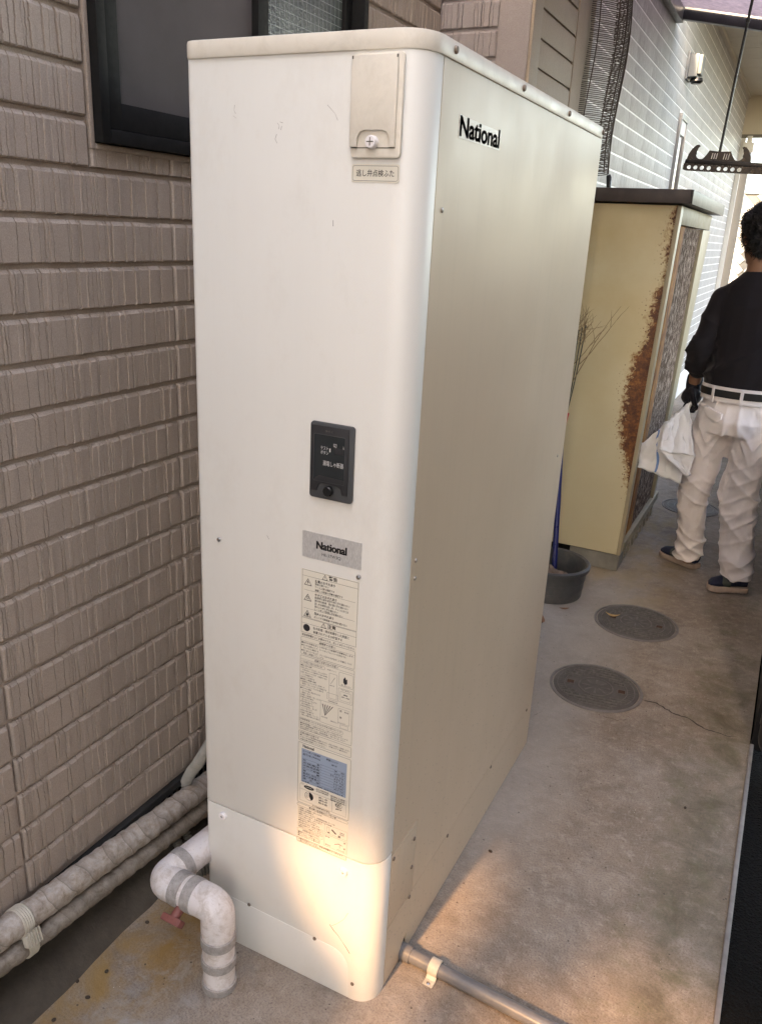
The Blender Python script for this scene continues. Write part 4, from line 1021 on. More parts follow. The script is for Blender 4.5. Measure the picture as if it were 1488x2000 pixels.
put_text(tx, 'ヒートポンプ給湯機', -.1765, .5775, .0048, -.1370, .016, T2, 1); put_text(tx, '貯湯ユニット', -.1240, .5770, .0050, -.0980, .016, T2, 1); put_text(tx, '品番HE-37W3Q', -.1765, .5705, .0055, -.1375, .016, T2, 1); put_text(tx, '屋外形', -.1120, .5680, .0040, -.1000, .01, T2, 1)
rows = [('相　　　　数', '単　相'), ('定格電圧', '200 V'), ('定格周波数', '50-60 Hz'), ('タンク容量', '370 L'), ('質　　　量', '65 kg'), ('最高使用圧力', '190 kPa'), ('最大消費電力', '1.2 kW'), ('満　水　時', '430 kg')]
for k, (a, b) in enumerate(rows):
    z = .5565 - k * .0061; put_text(tx, a, -.1760, z, .0040, -.1385, .008, T2, 1); put_text(tx, b, -.1060 if k != 2 else -.114, z, .0036, -.0845, .008, T2, 1)
put_text(tx, '製造番号', -.1430, .5060, .0032, -.1310, .01, T2, 1); put_text(tx, '0201007653 R', -.1275, .5065, .0038, -.0840, .012, T2, 1); put_text(tx, '07年製', -.1770, .5068, .0036, -.1610, .01, T2, 1)
put_text(tx, '認定マーク', -.1800, .5000, .0024, -.1660, 0, T, 1)
poly(tx, [(-.1615 + .0118 * math.cos(2 * PI * k / 20), .4930 + .0042 * math.sin(2 * PI * k / 20)) for k in range(20)])
for r_ in (.0098, .0090):
    pass
n = 24; c_ = (-.1610, .4735)
tx.add([(c_[0] + .0100 * math.cos(2 * PI * k / n), -.0008, c_[1] + .0100 * math.sin(2 * PI * k / n)) for k in range(n)] + [(c_[0] + .0094 * math.cos(2 * PI * k / n), -.0008, c_[1] + .0094 * math.sin(2 * PI * k / n)) for k in range(n)], [(j, (j + 1) % n, n + (j + 1) % n, n + j) for j in range(n)])
poly(tx, [c_] + [(c_[0] + .0094 * math.cos(math.radians(a)), c_[1] + .0094 * math.sin(math.radians(a))) for a in range(-60, 91, 15)])
for k in range(4): poly(tx, [(c_[0] - .0075, c_[1] - .004 + k * .003), (c_[0] - .001, c_[1] - .004 + k * .003), (c_[0] - .001, c_[1] - .0034 + k * .003), (c_[0] - .0075, c_[1] - .0034 + k * .003)])
put_text(tx, 'S.JWWA', -.1690, .4942, .0026, -.1545, .02, FN(.0011), 1)
for k, s_ in enumerate(('品名 貯湯湯沸器', '貯湯式給湯機')): put_text(tx, s_, -.1450, .4995 - k * .0050, .0034, -.1170, .008, T, 1)
for k, s_ in enumerate(('逆流防止装置', '減圧弁性能確認', '漏電保護付')): put_text(tx, s_, -.1125, .4958 - k * .0045, .0034, -.0800, .008, T, 1)
for k, s_ in enumerate(('逃し弁', '減圧弁', '給水栓')): put_text(tx, s_, -.1390, .4820 - k * .0060, .0046, -.1190, .012, T, 1)
n = 16
for rx_, rz_, dx_ in ((.0078, .0050, 0), (.0040, .0022, .0004)):
    cc = (-.0935 + dx_, .4775)
    tx.add([(cc[0] + rx_ * math.cos(2 * PI * k / n), -.0008, cc[1] + rz_ * math.sin(2 * PI * k / n)) for k in range(n)] + [(cc[0] + (rx_ - .0013) * math.cos(2 * PI * k / n) + .0008, -.0008, cc[1] + (rz_ - .0012) * math.sin(2 * PI * k / n)) for k in range(n)], [(j, (j + 1) % n, n + (j + 1) % n, n + j) for j in range(n)])
put_text(tx, 'JET', -.1005, .4705, .0042, -.0860, .03, T, 2); put_text(tx, '松下電器産業株式会社', -.1530, .4562, .0035, -.1130, .006, T, 1)
ob1 = build('outline', ln, 'ink_soft', rp, recalc=False); build('lettering', tx, 'ink', rp, recalc=False)
mb = MB(); put_text(mb, 'S.JWWA', -.1690, .4946, .0032, -.1545, .02, FN(.0012), 1); build('lettering', mb, 'label', rp, recalc=False)
# disaster-use note
dl = plate('instruction_label', -.1880, -.0710, .3665, .4485, .001, 'label', .0004, tank)
ln = MB(); tx = MB(); box(-.1885, -.0715, .4425, .4490, .003, .0004)
put_text(tx, '断水時に生活用水として使う時', -.1600, .4485, .0050, -.0980, .01, T, 1)
for k, s_ in enumerate(['①漏電しゃ断器を「切」にする', '②給水元栓を閉める', '③逃し弁レバーを上げ、非常用取水栓にホースを', '　接続して取り出す。お湯が出ますので注意', '④やけど防止のため、しばらく出して', '⑤飲み水には使えません', '●熱湯が出ることがあります']):
    put_text(tx, s_, -.1840, .4400 - k * .0050, .0037, min(-.184 + len(s_) * .0038, -.0760 if k < 4 else -.1300), .006, T, 1)
box(-.1848, -.1260, .3900, .4045, .001, .0003)
for k, s_ in enumerate(['湯が出るときは、熱湯に注意し、', 'お湯の温度をたしかめてください', '雑用水として使用してください']): put_text(tx, s_, -.1835, .4038 - k * .0045, .0034, -.1285, .006, T, 1)
box(-.1870, -.1270, .3810, .3885, .003, .0003); put_text(tx, '非常取水栓の使いかた', -.1740, .3875, .0045, -.1350, .008, T, 1)
for k, s_ in enumerate(['●操作カバーを開けてから、', '●ホースをしっかり差しこむ', '●レバーをゆっくり開きます']): put_text(tx, s_, -.1850, .3805 - k * .0043, .0034, -.1330, .006, T, 1)
box(-.1235, -.0720, .4025, .4230, .0005, .0003); box(-.1235, -.0720, .3700, .3990, .0005, .0003)
box(-.1185, -.1125, .4060, .4180, .0005, .0004); poly(tx, [(-.1080, .4140), (-.0980, .4070), (-.0960, .4090), (-.1060, .4165)]); poly(tx, [(-.1160, .4040), (-.1110, .4040), (-.1110, .4060), (-.1160, .4060)])
put_text(tx, '非常用', -.0885, .4170, .0034, -.0790, .008, T, 1); put_text(tx, '取水栓', -.0885, .4130, .0034, -.0790, .008, T, 1); put_text(tx, '開', -.0920, .4075, .0055, -.0870, .02, T, 1)
put_text(tx, '給水栓', -.1210, .3960, .0034, -.1110, .008, T, 1); put_text(tx, '排水口', -.1210, .3760, .0034, -.1090, .008, T, 1); put_text(tx, '閉', -.0790, .3960, .0040, -.0755, .01, T, 1); put_text(tx, '開', -.0790, .3820, .0040, -.0755, .01, T, 1); put_text(tx, 'ドレン口', -.0930, .3745, .0034, -.0770, .008, T, 1)
poly(tx, [(-.1000, .3830), (-.0900, .3880), (-.0820, .3860), (-.0820, .3852), (-.0900, .3868), (-.1000, .3820)]); poly(tx, [(-.0880, .3780), (-.0875, .3780), (-.0875, .3860), (-.0880, .3860)])
build('outline', ln, 'ink_soft', dl, recalc=False); build('lettering', tx, 'ink', dl, recalc=False)
nt_ = plate('note_label', -.1880, -.0715, .3522, .3655, .003, 'label', .0004, tank)
ln = MB(); tx = MB(); box(-.1878, -.0718, .3545, .3650, .003, .0006)
put_text(tx, '※湯水が出ないときは、取扱説明書をよく読みます。', -.1830, .3640, .0040, -.0780, .008, T, 1); put_text(tx, '出しすぎてはいけません。', -.1800, .3592, .0034, -.1300, .008, T, 1)
build('outline', ln, 'ink_soft', nt_, recalc=False); build('lettering', tx, 'ink', nt_, recalc=False)

# ------------------------------------------------------------------ pipes
def fillet(pts, r, n=8):
    P = [Vector(p) for p in pts]; out = [P[0]]
    for i in range(1, len(P) - 1):
        a = (P[i - 1] - P[i]).normalized(); b = (P[i + 1] - P[i]).normalized()
        ra = min(r, (P[i - 1] - P[i]).length * .49, (P[i + 1] - P[i]).length * .49)
        s0, s1 = P[i] + a * ra, P[i] + b * ra
        for k in range(n + 1):
            t_ = k / n; out.append(s0 * (1 - t_) ** 2 + P[i] * 2 * t_ * (1 - t_) + s1 * t_ * t_)
    out.append(P[-1]); return out
A0 = at(432, 1908, 2, 0.012); A0 = Vector((A0.x, A0.y, 0)); A0.x = -.310; A0.y = -.106
ZT = .212
A1 = Vector((A0.x, A0.y, ZT)); q = at(306, 1716, 2, ZT - .002); A2 = Vector((q.x + .012, q.y + .006, ZT - .004))
q = at(400, 1652, 2, .215); A3 = Vector((q.x, q.y, .213)); d3 = (A3 - A2).normalized(); A3 = A2 + d3 * .40
dp = thing('drain_pipe', 'white drain pipe with grey tape bands bending up out of the concrete before the heater', 'pipe', (A0.x, A0.y, 0))
RP = .0335
def seg(a, b, n_=12, r0=RP, name='pipe_section'):
    a, b = Vector(a), Vector(b); m = max(2, n_)
    mb = MB(); mb.tube([a.lerp(b, k / m) for k in range(m + 1)], r0, 28); return build(name, mb, 'pvc_white', dp, smooth=True)
d12 = (A2 - A1).normalized(); EL = .052
seg(A0 - Vector((0, 0, .01)), A1 - Vector((0, 0, EL)))
mb = MB(); mb.tube(fillet([A1 - Vector((0, 0, EL + .004)), A1, A1 + d12 * (EL + .004)], .05, 12), RP + .0022, 28); build('elbow', mb, 'pvc_white', dp, smooth=True)
seg(A1 + d12 * EL, A2 - d12 * EL)
mb = MB(); mb.tube(fillet([A2 - d12 * (EL + .0), A2, A2 + d3 * (EL + .0)], .05, 12), RP + .0022, 28); build('elbow', mb, 'pvc_white', dp, smooth=True)
seg(A2 + d3 * EL, A3)
def tape(a, b, r=RP + .0032):
    mb = MB(); m = Vector(a).lerp(Vector(b), .5); mb.tube([a, Vector(a).lerp(m, .1), m, Vector(b).lerp(m, .1), b], [r - .002, r, r + .0004, r, r - .002], 28); build('tape_band', mb, 'tape', dp, smooth=True)
up = Vector((0, 0, 1))
tape(A0 + up * .001, A0 + up * .020); tape(A0 + up * .062, A0 + up * .085); tape(A0 + up * .118, A0 + up * .142)
L12 = (A2 - A1).length
tape(A1 + d12 * (EL - .004), A1 + d12 * (EL + .022)); tape(A2 - d12 * (EL + .014), A2 - d12 * (EL - .012))
tape(A2 + d3 * (EL - .012), A2 + d3 * (EL + .012))
# seam line round the elbow
vm = at(352, 1752, 2, .19); hv = at(333, 1780, 2, .165)
va = A1.lerp(A2, .5); vdir = Vector((-.10, -.75, -.55)).normalized()
mb = MB(); mb.cyl(va + vdir * (RP - .004), va + vdir * (RP + .024), .0105, 14); build('valve_stem', mb, 'valve_red', dp, smooth=True)
hp = va + vdir * (RP + .026); hx_ = d12
mb = MB(); mb.obox(hp - hx_ * .024, hp + hx_ * .024, .022, .015, up=vdir); build('valve_handle', mb, 'valve_red', dp, bevel=.003)

def corr(pts, r, per=.0075, n=16):
    P = [Vector(p) for p in pts]; out = []; rr = []
    tot = sum((b - a).length for a, b in zip(P[:-1], P[1:])); m = int(tot / per * 4); cum = 0; idx = 0
    Ls = [0]
    for a, b in zip(P[:-1], P[1:]): Ls.append(Ls[-1] + (b - a).length)
    for k in range(m + 1):
        s_ = tot * k / m
        i = max(j for j in range(len(P) - 1) if Ls[j] <= s_ + 1e-9); t_ = (s_ - Ls[i]) / max(Ls[i + 1] - Ls[i], 1e-9)
        out.append(P[i].lerp(P[i + 1], min(t_, 1))); rr.append(r * (1 + .2 * math.cos(2 * PI * k / 4)))
    mb = MB(); mb.tube(out, rr, n); return mb
def wrapped(name, a, b, r, mat, label, seed):
    a, b = Vector(a), Vector(b); m = 240; pts = []; rr = []
    for k in range(m + 1):
        p = a.lerp(b, k / m); s_ = (b - a).length * k / m
        p = p + Vector((noise.noise(Vector((seed, s_ * 4, 0))), 0, noise.noise(Vector((0, s_ * 4, seed))))) * .004
        pts.append(p); rr.append(r * (1 + .05 * noise.noise(Vector((s_ * 22, seed, 1))) + .03 * noise.noise(Vector((s_ * 90, seed, 7)))) + (.0012 if (s_ * 26) % 1 < .5 else 0))
    mb = MB(); mb.tube(pts, rr, 28)
    for i, v in enumerate(mb.v):
        q_ = noise.noise(v * 55) * .0016; c_ = pts[min(i // 28, m)]; v += (v - c_).normalized() * q_
    return tag(build(name, mb, mat, None, smooth=True), label, 'pipe')
ua = at(0, 1828, 0, -.637); ub = at(395, 1538, 0, -.637); du = (ub - ua)
wrapped('insulated_pipe', ua - du * .7, ua + du * 1.9, .0285, 'wrap', 'thicker upper tape-wrapped pipe running low along the brown wall', 1.0)
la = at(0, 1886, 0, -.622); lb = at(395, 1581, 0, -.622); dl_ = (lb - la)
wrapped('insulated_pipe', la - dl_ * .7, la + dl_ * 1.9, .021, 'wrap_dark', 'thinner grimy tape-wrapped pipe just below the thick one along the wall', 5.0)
# plastic band holding both
k1 = ua + du * .075; k2 = la + dl_ * .105
cl = thing('pipe_clip', 'beige ribbed plastic band clasping the two wrapped pipes together', 'pipe clip', tuple(k1))
def band_tube(c, d, r, w, name):
    d = d.normalized(); mb = MB(); pr_ = []; rr = []
    for k in range(11):
        pr_.append(c + d * (w * (k / 10 - .5))); rr.append(r + (.0012 if k % 2 else 0))
    mb.tube(pr_, rr, 28); build(name, mb, 'clip', cl, smooth=True)
band_tube(k1, du, .0315, .024, 'band'); band_tube(k2, dl_, .024, .022, 'band')
mid = k1.lerp(k2, .55) + Vector((.026, -.004, .004))
mb = MB(); mb.obox(mid - du.normalized() * .014, mid + du.normalized() * .014, .022, .014, up=(1, 0, .4)); build('buckle', mb, 'clip', cl, bevel=.002)
mb = MB()
for k in range(5): mb.obox(mid + du.normalized() * (-.012 + k * .006) + Vector((.012, 0, .012)), mid + du.normalized() * (-.0095 + k * .006) + Vector((.012, 0, .012)), .03, .004, up=(1, 0, .4))
build('ridge', mb, 'clip', cl)
h0 = at(364, 1527, 0, -.655); h1 = at(385, 1494, 0, -.60)
tag(build('corrugated_hose', corr([h0 + Vector((0, .02, -.08)), h0, h0.lerp(h1, .5) + Vector((0, 0, .006)), h1, h1 + (h1 - h0) * 1.2], .0125, .0095), 'hose', None, smooth=True), 'pale corrugated hose rising behind the heater above the wrapped pipes', 'hose')
for (u, v, ln_, lab) in ((347, 1622, .11, 'left grimy corrugated hose hanging under the wrapped pipes'), (366, 1612, .11, 'right grimy corrugated hose hanging under the wrapped pipes')):
    p = at(u, v + 22, 0, -.63)
    tag(build('corrugated_hose', corr([p + Vector((-.02, .01, .02)), p, p + Vector((.012, 0, -ln_))], .0105), 'hose_dark', None, smooth=True), lab, 'hose')
p = at(388, 1702, 1, .05)
tag(build('corrugated_hose', corr([p + Vector((-.03, .02, -.05)), p, p + Vector((.05, .06, .012))], .013), 'hose_dark', None, smooth=True), 'dark corrugated hose lying low behind the white drain pipe', 'hose')
# grey pvc drain along the ground with its strap
g0 = at(775, 1861, 2, .017); g0 = Vector((-.05, .152, .017)); g1 = at(1055, 1999, 2, .017)
dgv = (g1 - Vector((0, .150, .017))).normalized()
gp = thing('grey_pipe', 'grey plastic pipe crossing the path from the foot of the heater', 'pipe', (g0.x, g0.y, 0))
gs_ = Vector((0, .150, .017)) - dgv * .06; ge = gs_ + dgv * 1.1; ge.x = min(ge.x, .64)
ge = gs_ + dgv * ((.640 - gs_.x) / dgv.x)
mb = MB(); mb.tube([gs_.lerp(ge, k / 20) for k in range(21)], .0155, 24); build('pipe', mb, 'pipe_grey', gp, smooth=True)
mb = MB(); mb.tube([gs_ + dgv * .025, gs_ + dgv * .085], .0185, 24); build('socket', mb, 'pipe_grey', gp, smooth=True)
sp0 = at(845, 1893, 2, .03); sc0 = gs_ + dgv * ((sp0.x - gs_.x) / dgv.x); nv = Vector((-dgv.y, dgv.x, 0))
st = thing('pipe_strap', 'beige plastic strap screwed over the grey pipe on the concrete', 'strap', (sc0.x, sc0.y, 0))
prof = [(-.036, .0012), (-.020, .0012)] + [(-.0175 * math.cos(math.radians(a)), .017 + .0175 * math.sin(math.radians(a))) for a in range(-30, 211, 15)] + [(.020, .0012), (.030, .0012)]
mb = MB(); wv = .0115; vs = []
for s_, z in prof:
    for e in (-wv, wv): vs.append(sc0 + nv * s_ + dgv * e + Vector((0, 0, z - .017)) )
for s_, z in prof:
    for e in (-wv, wv): vs.append(sc0 + nv * s_ * 1.10 + dgv * e + Vector((0, 0, z - .017 + .0022)))
n = len(prof); fs = []
for i in range(n - 1): fs += [(2 * i, 2 * i + 1, 2 * i + 3, 2 * i + 2), (2 * n + 2 * i, 2 * n + 2 * i + 2, 2 * n + 2 * i + 3, 2 * n + 2 * i + 1), (2 * i, 2 * i + 2, 2 * n + 2 * i + 2, 2 * n + 2 * i), (2 * i + 1, 2 * n + 2 * i + 1, 2 * n + 2 * i + 3, 2 * i + 3)]
fs += [(0, 2 * n, 2 * n + 1, 1), (2 * n - 2, 2 * n - 1, 4 * n - 1, 4 * n - 2)]
mb.add(vs, fs); build('strap_band', mb, 'clip', st, bevel=.0008)
sp1 = sc0 - nv * .032; mb = MB(); mb.lathe([(.0045, 0), (.0042, .002), (.002, .003)], (sp1.x, sp1.y, .0030), 12); build('screw', mb, 'chrome', st, smooth=True)

# ------------------------------------------------------------------ manhole lids
def manhole(c, r, rot, label, rings_only=False):
    mh = thing('manhole_cover', label, 'manhole cover', (c[0], c[1], 0), 'round iron manhole covers in the path')
    cx, cy = c; ca, sa = math.cos(rot), math.sin(rot)
    def w(u, v, z): return (cx + u * ca - v * sa, cy + u * sa + v * ca, z)
    mb = MB(); mb.lathe([(r, -.02), (r, .0035), (r - .003, .005), (r - .009, .005), (r - .010, .002), (r - .010, -.02)], (cx, cy, 0), 64, closed=True); build('rim', mb, 'iron_rim', mh, smooth=True)
    mb = MB(); mb.lathe([(r - .014, -.02), (r - .014, .0020), (r - .0155, .0033)], (cx, cy, 0), 64); build('lid', mb, 'iron', mh, auto=.5)
    z0, z1 = .0034, .0056; pat = MB()
    def annulus(r0, r1, a0=0, a1=360, n=48, q=(0, 0)):
        vs = []; m = n + 1
        for k in range(m):
            a = math.radians(a0 + (a1 - a0) * k / n)
            for rr, z in ((r0, z0), (r0, z1), (r1, z1), (r1, z0)): vs.append(w(q[0] + rr * math.cos(a), q[1] + rr * math.sin(a), z))
        pat.add(vs, [(4 * k + j, 4 * k + j + 1, 4 * k + 5 + j, 4 * k + 4 + j) for k in range(n) for j in range(3)])
    def cell(u0, u1, v0, v1):
        t_ = .0022
        for a, b, c_, d in ((u0, u1, v0, v0 + t_), (u0, u1, v1 - t_, v1), (u0, u0 + t_, v0 + t_, v1 - t_), (u1 - t_, u1, v0 + t_, v1 - t_)):
            pat.add([w(p, q_, z) for p in (a, b) for q_ in (c_, d) for z in (z0, z1)], [(0, 1, 3, 2), (4, 6, 7, 5), (0, 4, 5, 1), (2, 3, 7, 6), (1, 5, 7, 3)])
    if rings_only:
        for q_ in (.35, .55, .78): annulus(r * q_, r * q_ + .004)
        for k in range(24):
            a = 15 * k; annulus(r * .57, r * .77, a, a + 1.6, 2)
    else:
        annulus(r * .355, r * .38)
        for k in range(8): annulus(r * .10, r * .30, 45 * k - 5, 45 * k + 5, 3)
        R_ = r * .90; cu, cv = r * .175, r * .115; row = 0
        v = -R_
        while v < R_:
            off = (row % 2) * cu / 2; u = -R_ - off
            while u < R_:
                m_ = max(math.hypot(a, b) for a in (u, u + cu) for b in (v, v + cv)); mn = min(math.hypot(a, b) for a in (u, u + cu, u + cu / 2) for b in (v, v + cv))
                if m_ < R_ and mn > r * .40 and not (abs(u + cu / 2) > r * .48 and abs(v + cv / 2) < r * .3): cell(u + .001, u + cu - .001, v + .001, v + cv - .001)
                u += cu
            v += cv; row += 1
        for s_ in (0, 180):
            annulus(r * .82, r * .835, s_ - 38, s_ + 38, 20); annulus(r * .665, r * .68, s_ - 30, s_ + 30, 20)
            for k in range(12): annulus(r * .68, r * .82, s_ - 36 + 6.4 * k, s_ - 36 + 6.4 * k + 1.3, 2)
        for s_ in (-1, 1):
            u = s_ * r * .55; h_ = .0125; mb = MB(); mb.add([w(a, b, .0040) for a, b in ((u - h_, -h_), (u + h_, -h_), (u + h_, h_), (u - h_, h_))], [(0, 1, 2, 3)]); build('keyhole', mb, 'iron_pit', mh, recalc=False)
            for a, b, c_, d in ((u - h_ - .002, u + h_ + .002, -h_ - .002, -h_), (u - h_ - .002, u + h_ + .002, h_, h_ + .002), (u - h_ - .002, u - h_, -h_, h_), (u + h_, u + h_ + .002, -h_, h_)):
                pat.add([w(p, q_, z) for p in (a, b) for q_ in (c_, d) for z in (z0, z1)], [(0, 1, 3, 2), (4, 6, 7, 5), (0, 4, 5, 1), (2, 3, 7, 6), (1, 5, 7, 3)])
    build('raised_pattern', pat, 'iron_worn', mh)
    return mh
manhole((.117, 1.552), .166, .12, 'iron manhole cover with two keyholes, nearest to the camera on the path')
manhole((.146, 2.182), .175, .05, 'iron manhole cover with a curled yellow leaf lying on it')
manhole((.140, 4.03), .17, .3, 'small ringed manhole cover seen between the walking man\'s legs', True)
def leaf(name, c, L, w_, rot, mat, label, z=.006, curl=.012):
    n = 10; vs = []; ca, sa = math.cos(rot), math.sin(rot)
    for k in range(n + 1):
        t_ = k / n; ww = w_ * math.sin(PI * min(max(t_, .03), .97)) ** .8; u = (t_ - .5) * L; by = .25 * L * (t_ - .5) ** 2 * 2
        for s_ in (-1, 0, 1):
            v = s_ * ww + by; vs.append((c[0] + u * ca - v * sa, c[1] + u * sa + v * ca, z + abs(s_) * ww * .7 + curl * (2 * t_ - 1) ** 2))
    mb = MB(); mb.add(vs, [(3 * k + j, 3 * k + j + 1, 3 * k + 4 + j, 3 * k + 3 + j) for k in range(n) for j in range(2)])
    o = build(name, mb, mat, None, smooth=True, recalc=False); o = evaluated(o, [('SOLIDIFY', dict(thickness=.0008))]); return tag(o, label, 'leaf')
p = at(1195, 1203, 2, .008); leaf('fallen_leaf', p, .062, .008, .1, 'leaf', 'curled yellow dead leaf lying on the middle manhole cover')
p = at(1102, 1190, 2, 0); leaf('fallen_leaf', p, .045, .006, .5, 'leaf_dark', 'small brown leaf lying against the foot of the grey bucket', .001, .004)
p = at(1058, 1216, 2, 0); leaf('fallen_leaf', p, .11, .011, 1.9, 'leaf_dark', 'long brown leaf leaning by the back corner of the heater', .004, .03)

# ------------------------------------------------------------------ shed
sh = thing('storage_shed', 'narrow yellowed steel storage shed with a long rust stain and dark brown roof', 'shed', (-.25, 3.25, 0))
cT = at(1330, 407, 1, 2.70); cB = at(1207, 1087, 1, 2.70)
xT, zT, xB, zB = cT.x, 1.700, cB.x + .004, .092
XL = -.485; YR = 3.92
def lean(z): return xB + (xT - xB) * (z - zB) / (zT - zB)
def yrear(z): return 3.72 + .30 * (z - .09) / 1.6
mb = MB(); mb.add([(XL, 2.70, zB), (lean(zB), 2.70, zB), (lean(zT), 2.70, zT), (XL, 2.70, zT), (XL, 2.72, zB), (lean(zB), 2.72, zB), (lean(zT), 2.72, zT), (XL, 2.72, zT)],
                 [(0, 1, 2, 3), (7, 6, 5, 4), (0, 4, 5, 1), (1, 5, 6, 2), (2, 6, 7, 3), (3, 7, 4, 0)])
build('side_panel', mb, 'shed', sh, bevel=.002)
mb = MB(); mb.add([(lean(zB) - .016, 2.696, zB), (lean(zB) + .002, 2.696, zB), (lean(zT) + .002, 2.696, zT), (lean(zT) - .016, 2.696, zT)] + [(lean(zB) - .016, 2.7, zB), (lean(zB) + .002, 2.76, zB), (lean(zT) + .002, 2.76, zT), (lean(zT) - .016, 2.7, zT)],
                 [(0, 1, 2, 3), (7, 6, 5, 4), (0, 4, 5, 1), (1, 5, 6, 2), (2, 6, 7, 3), (3, 7, 4, 0)]); build('corner_trim', mb, 'shed_lip', sh, bevel=.002)
def sidebox(y0, y1, z0, z1, dx0, dx1, rear=False):
    """a slab on the shed's door face, following its lean"""
    def Y(y, z): return y if not rear else y + (yrear(z) - yrear(.9))
    mb = MB(); mb.add([(lean(z0) + dx0, y0, z0), (lean(z0) + dx1, y0, z0), (lean(z0) + dx1, Y(y1, z0), z0), (lean(z0) + dx0, Y(y1, z0), z0),
                      (lean(z1) + dx0, y0, z1), (lean(z1) + dx1, y0, z1), (lean(z1) + dx1, Y(y1, z1), z1), (lean(z1) + dx0, Y(y1, z1), z1)],
                     [(3, 2, 1, 0), (4, 5, 6, 7), (0, 1, 5, 4), (1, 2, 6, 5), (2, 3, 7, 6), (3, 0, 4, 7)]); return mb
build('header', sidebox(2.765, 3.90, 1.625, 1.700, -.03, .0), 'shed_plain', sh, bevel=.002)
build('door_track', sidebox(2.765, 2.86, .14, 1.622, -.045, -.030), 'black_plastic', sh)
build('door_stile', sidebox(2.875, 3.02, .14, 1.622, -.028, -.012), 'rail_rust', sh, bevel=.001)
build('door_panel', sidebox(3.025, 3.62, .14, 1.622, -.030, -.016), 'door_pattern', sh)
build('door_frame', sidebox(3.625, 3.82, .10, 1.622, -.03, .0, True), 'shed_lip', sh, bevel=.002)
build('door_sill', sidebox(2.765, 3.80, .090, .138, -.03, .006), 'shed_plain', sh, bevel=.002)
mb = MB(); mb.box(XL, lean(.9) - .05, 2.725, 3.85, .10, 1.69); build('inner_shell', mb, 'void', sh)
for k in range(9):
    y = 2.80 + k * .115; mb = MB(); mb.box(lean(.05) - .05, lean(.05) - .004, y, y + .022, .0, .088); build('foot', mb, 'steel_dull', sh)
mb = MB(); mb.box(-.29, xB - .004, 2.715, 2.85, 0, .086); build('base_block', mb, 'block', sh, bevel=.006)
mb = MB(); mb.box(XL, -.30, 2.76, 2.95, 0, .085); build('base_void', mb, 'void', sh)
rl = at(1348, 398, 1, 2.655); zr0, zr1 = 1.707, 1.762
mb = MB(); mb.box(XL, rl.x, 2.655, 4.02, zr0, zr1); rf = build('roof', mb, 'roof_brown', sh, bevel=.004)
mb = MB(); mb.box(rl.x + .0005, rl.x + .005, 2.657, 4.02, zr0 - .002, zr1 - .001); build('roof_edge', mb, 'roof_edge', rf, bevel=.001)
# black pipe end above the shed roof
p = at(1188, 372, 1, 2.9); q = at(1189, 344, 1, 2.9)
mb = MB(); mb.tube([p - Vector((0, 0, .12)), p, q - Vector((.0, 0, .006)), q + Vector((-.004, 0, .004))], [.0105, .0105, .012, .010], 14)
tag(build('black_tube', mb, 'black_gloss', None, smooth=True), 'black tube end sticking up behind the shed roof', 'tube')

# ------------------------------------------------------------------ bucket, rake, twigs
bc = at(1072, 1190, 2, 0); BCX, BCY = -.275, 2.30
bk = thing('bucket', 'dark grey round plastic bucket standing behind the heater', 'bucket', (BCX, BCY, 0))
mb = MB(); ro, hh = .163, .155
mb.lathe([(ro * .90, 0), (ro * .92, .005), (ro * .925, .042), (ro * .948, .044), (ro * .952, .084), (ro * .975, .086), (ro * .978, .130), (ro + .010, .132), (ro + .012, .150), (ro + .004, .156), (ro - .008, .152), (ro - .012, .13), (ro * .86, .012), (.002, .010)], (BCX, BCY, 0), 56, closed=False)
build('body', mb, 'bucket', bk, auto=.7)
gl = MB(); c0 = at(1085, 1118, 2, .14)
gl.ell((c0.x, c0.y + .0, .125), .055, .03, .03); gl.ell((c0.x - .05, c0.y, .13), .045, .035, .035); gl.ell((c0.x + .035, c0.y, .14), .02, .02, .012)
o = build('rag', gl, 'glove_brown', None, smooth=True); o = evaluated(o, [('REMESH', dict(mode='VOXEL', voxel_size=.004))])
for v in o.data.vertices: v.co += Vector((noise.noise(v.co * 30), noise.noise(v.co * 30 + Vector((9, 0, 0))), noise.noise(v.co * 34))) * .013
shade(o, 60); tag(o, 'crumpled brown rag hanging over the rim inside the grey bucket', 'rag')
rk = thing('rake', 'leaf rake with blue pole and red collar standing head up in the bucket', 'rake', (-.28, 2.42, .05))
r0 = at(1082, 1106, 1, 2.36); r1 = at(1100, 812, 1, 2.52); dr = (r1 - r0).normalized(); r0b = r0 - dr * .09
r1 = at(1097, 835, 1, 2.52)
mb = MB(); mb.tube([r0b, r0, r1], .0125, 16); build('handle', mb, 'blue_pole', rk, smooth=True)
r2 = at(1103, 806, 1, 2.53); mb = MB(); mb.loft([(r1 - dr * .01, (.014, 0, 0), (0, .014, 0)), (r2, (.020, 0, .0), (0, .012, 0))]); build('collar', mb, 'red', rk, smooth=True)
r3 = [at(u, v, 1, 2.56) for u, v in ((1117, 655), (1123, 652), (1129, 650), (1136, 645), (1143, 641), (1106, 660), (1098, 664))]
for k, e in enumerate(r3):
    b_ = r2 + Vector(((e.x - r3[0].x) * .15, 0, 0)); mid_ = b_.lerp(e, .5) + Vector(((e.x - b_.x) * .28, 0, .0)); hk = e + Vector((.003, -.012, .012)); hk2 = hk + Vector((.002, -.014, -.008))
    pts = []
    for t_ in [i / 10 for i in range(11)]: pts.append(b_ * (1 - t_) ** 2 + mid_ * 2 * t_ * (1 - t_) + e * t_ * t_)
    mb = MB(); mb.tube(pts + [hk, hk2], .0027, 6); build('tine', mb, 'tine', rk)
tw = MB(); rr_ = random.Random(11); tc = at(1132, 650, 1, 2.55)
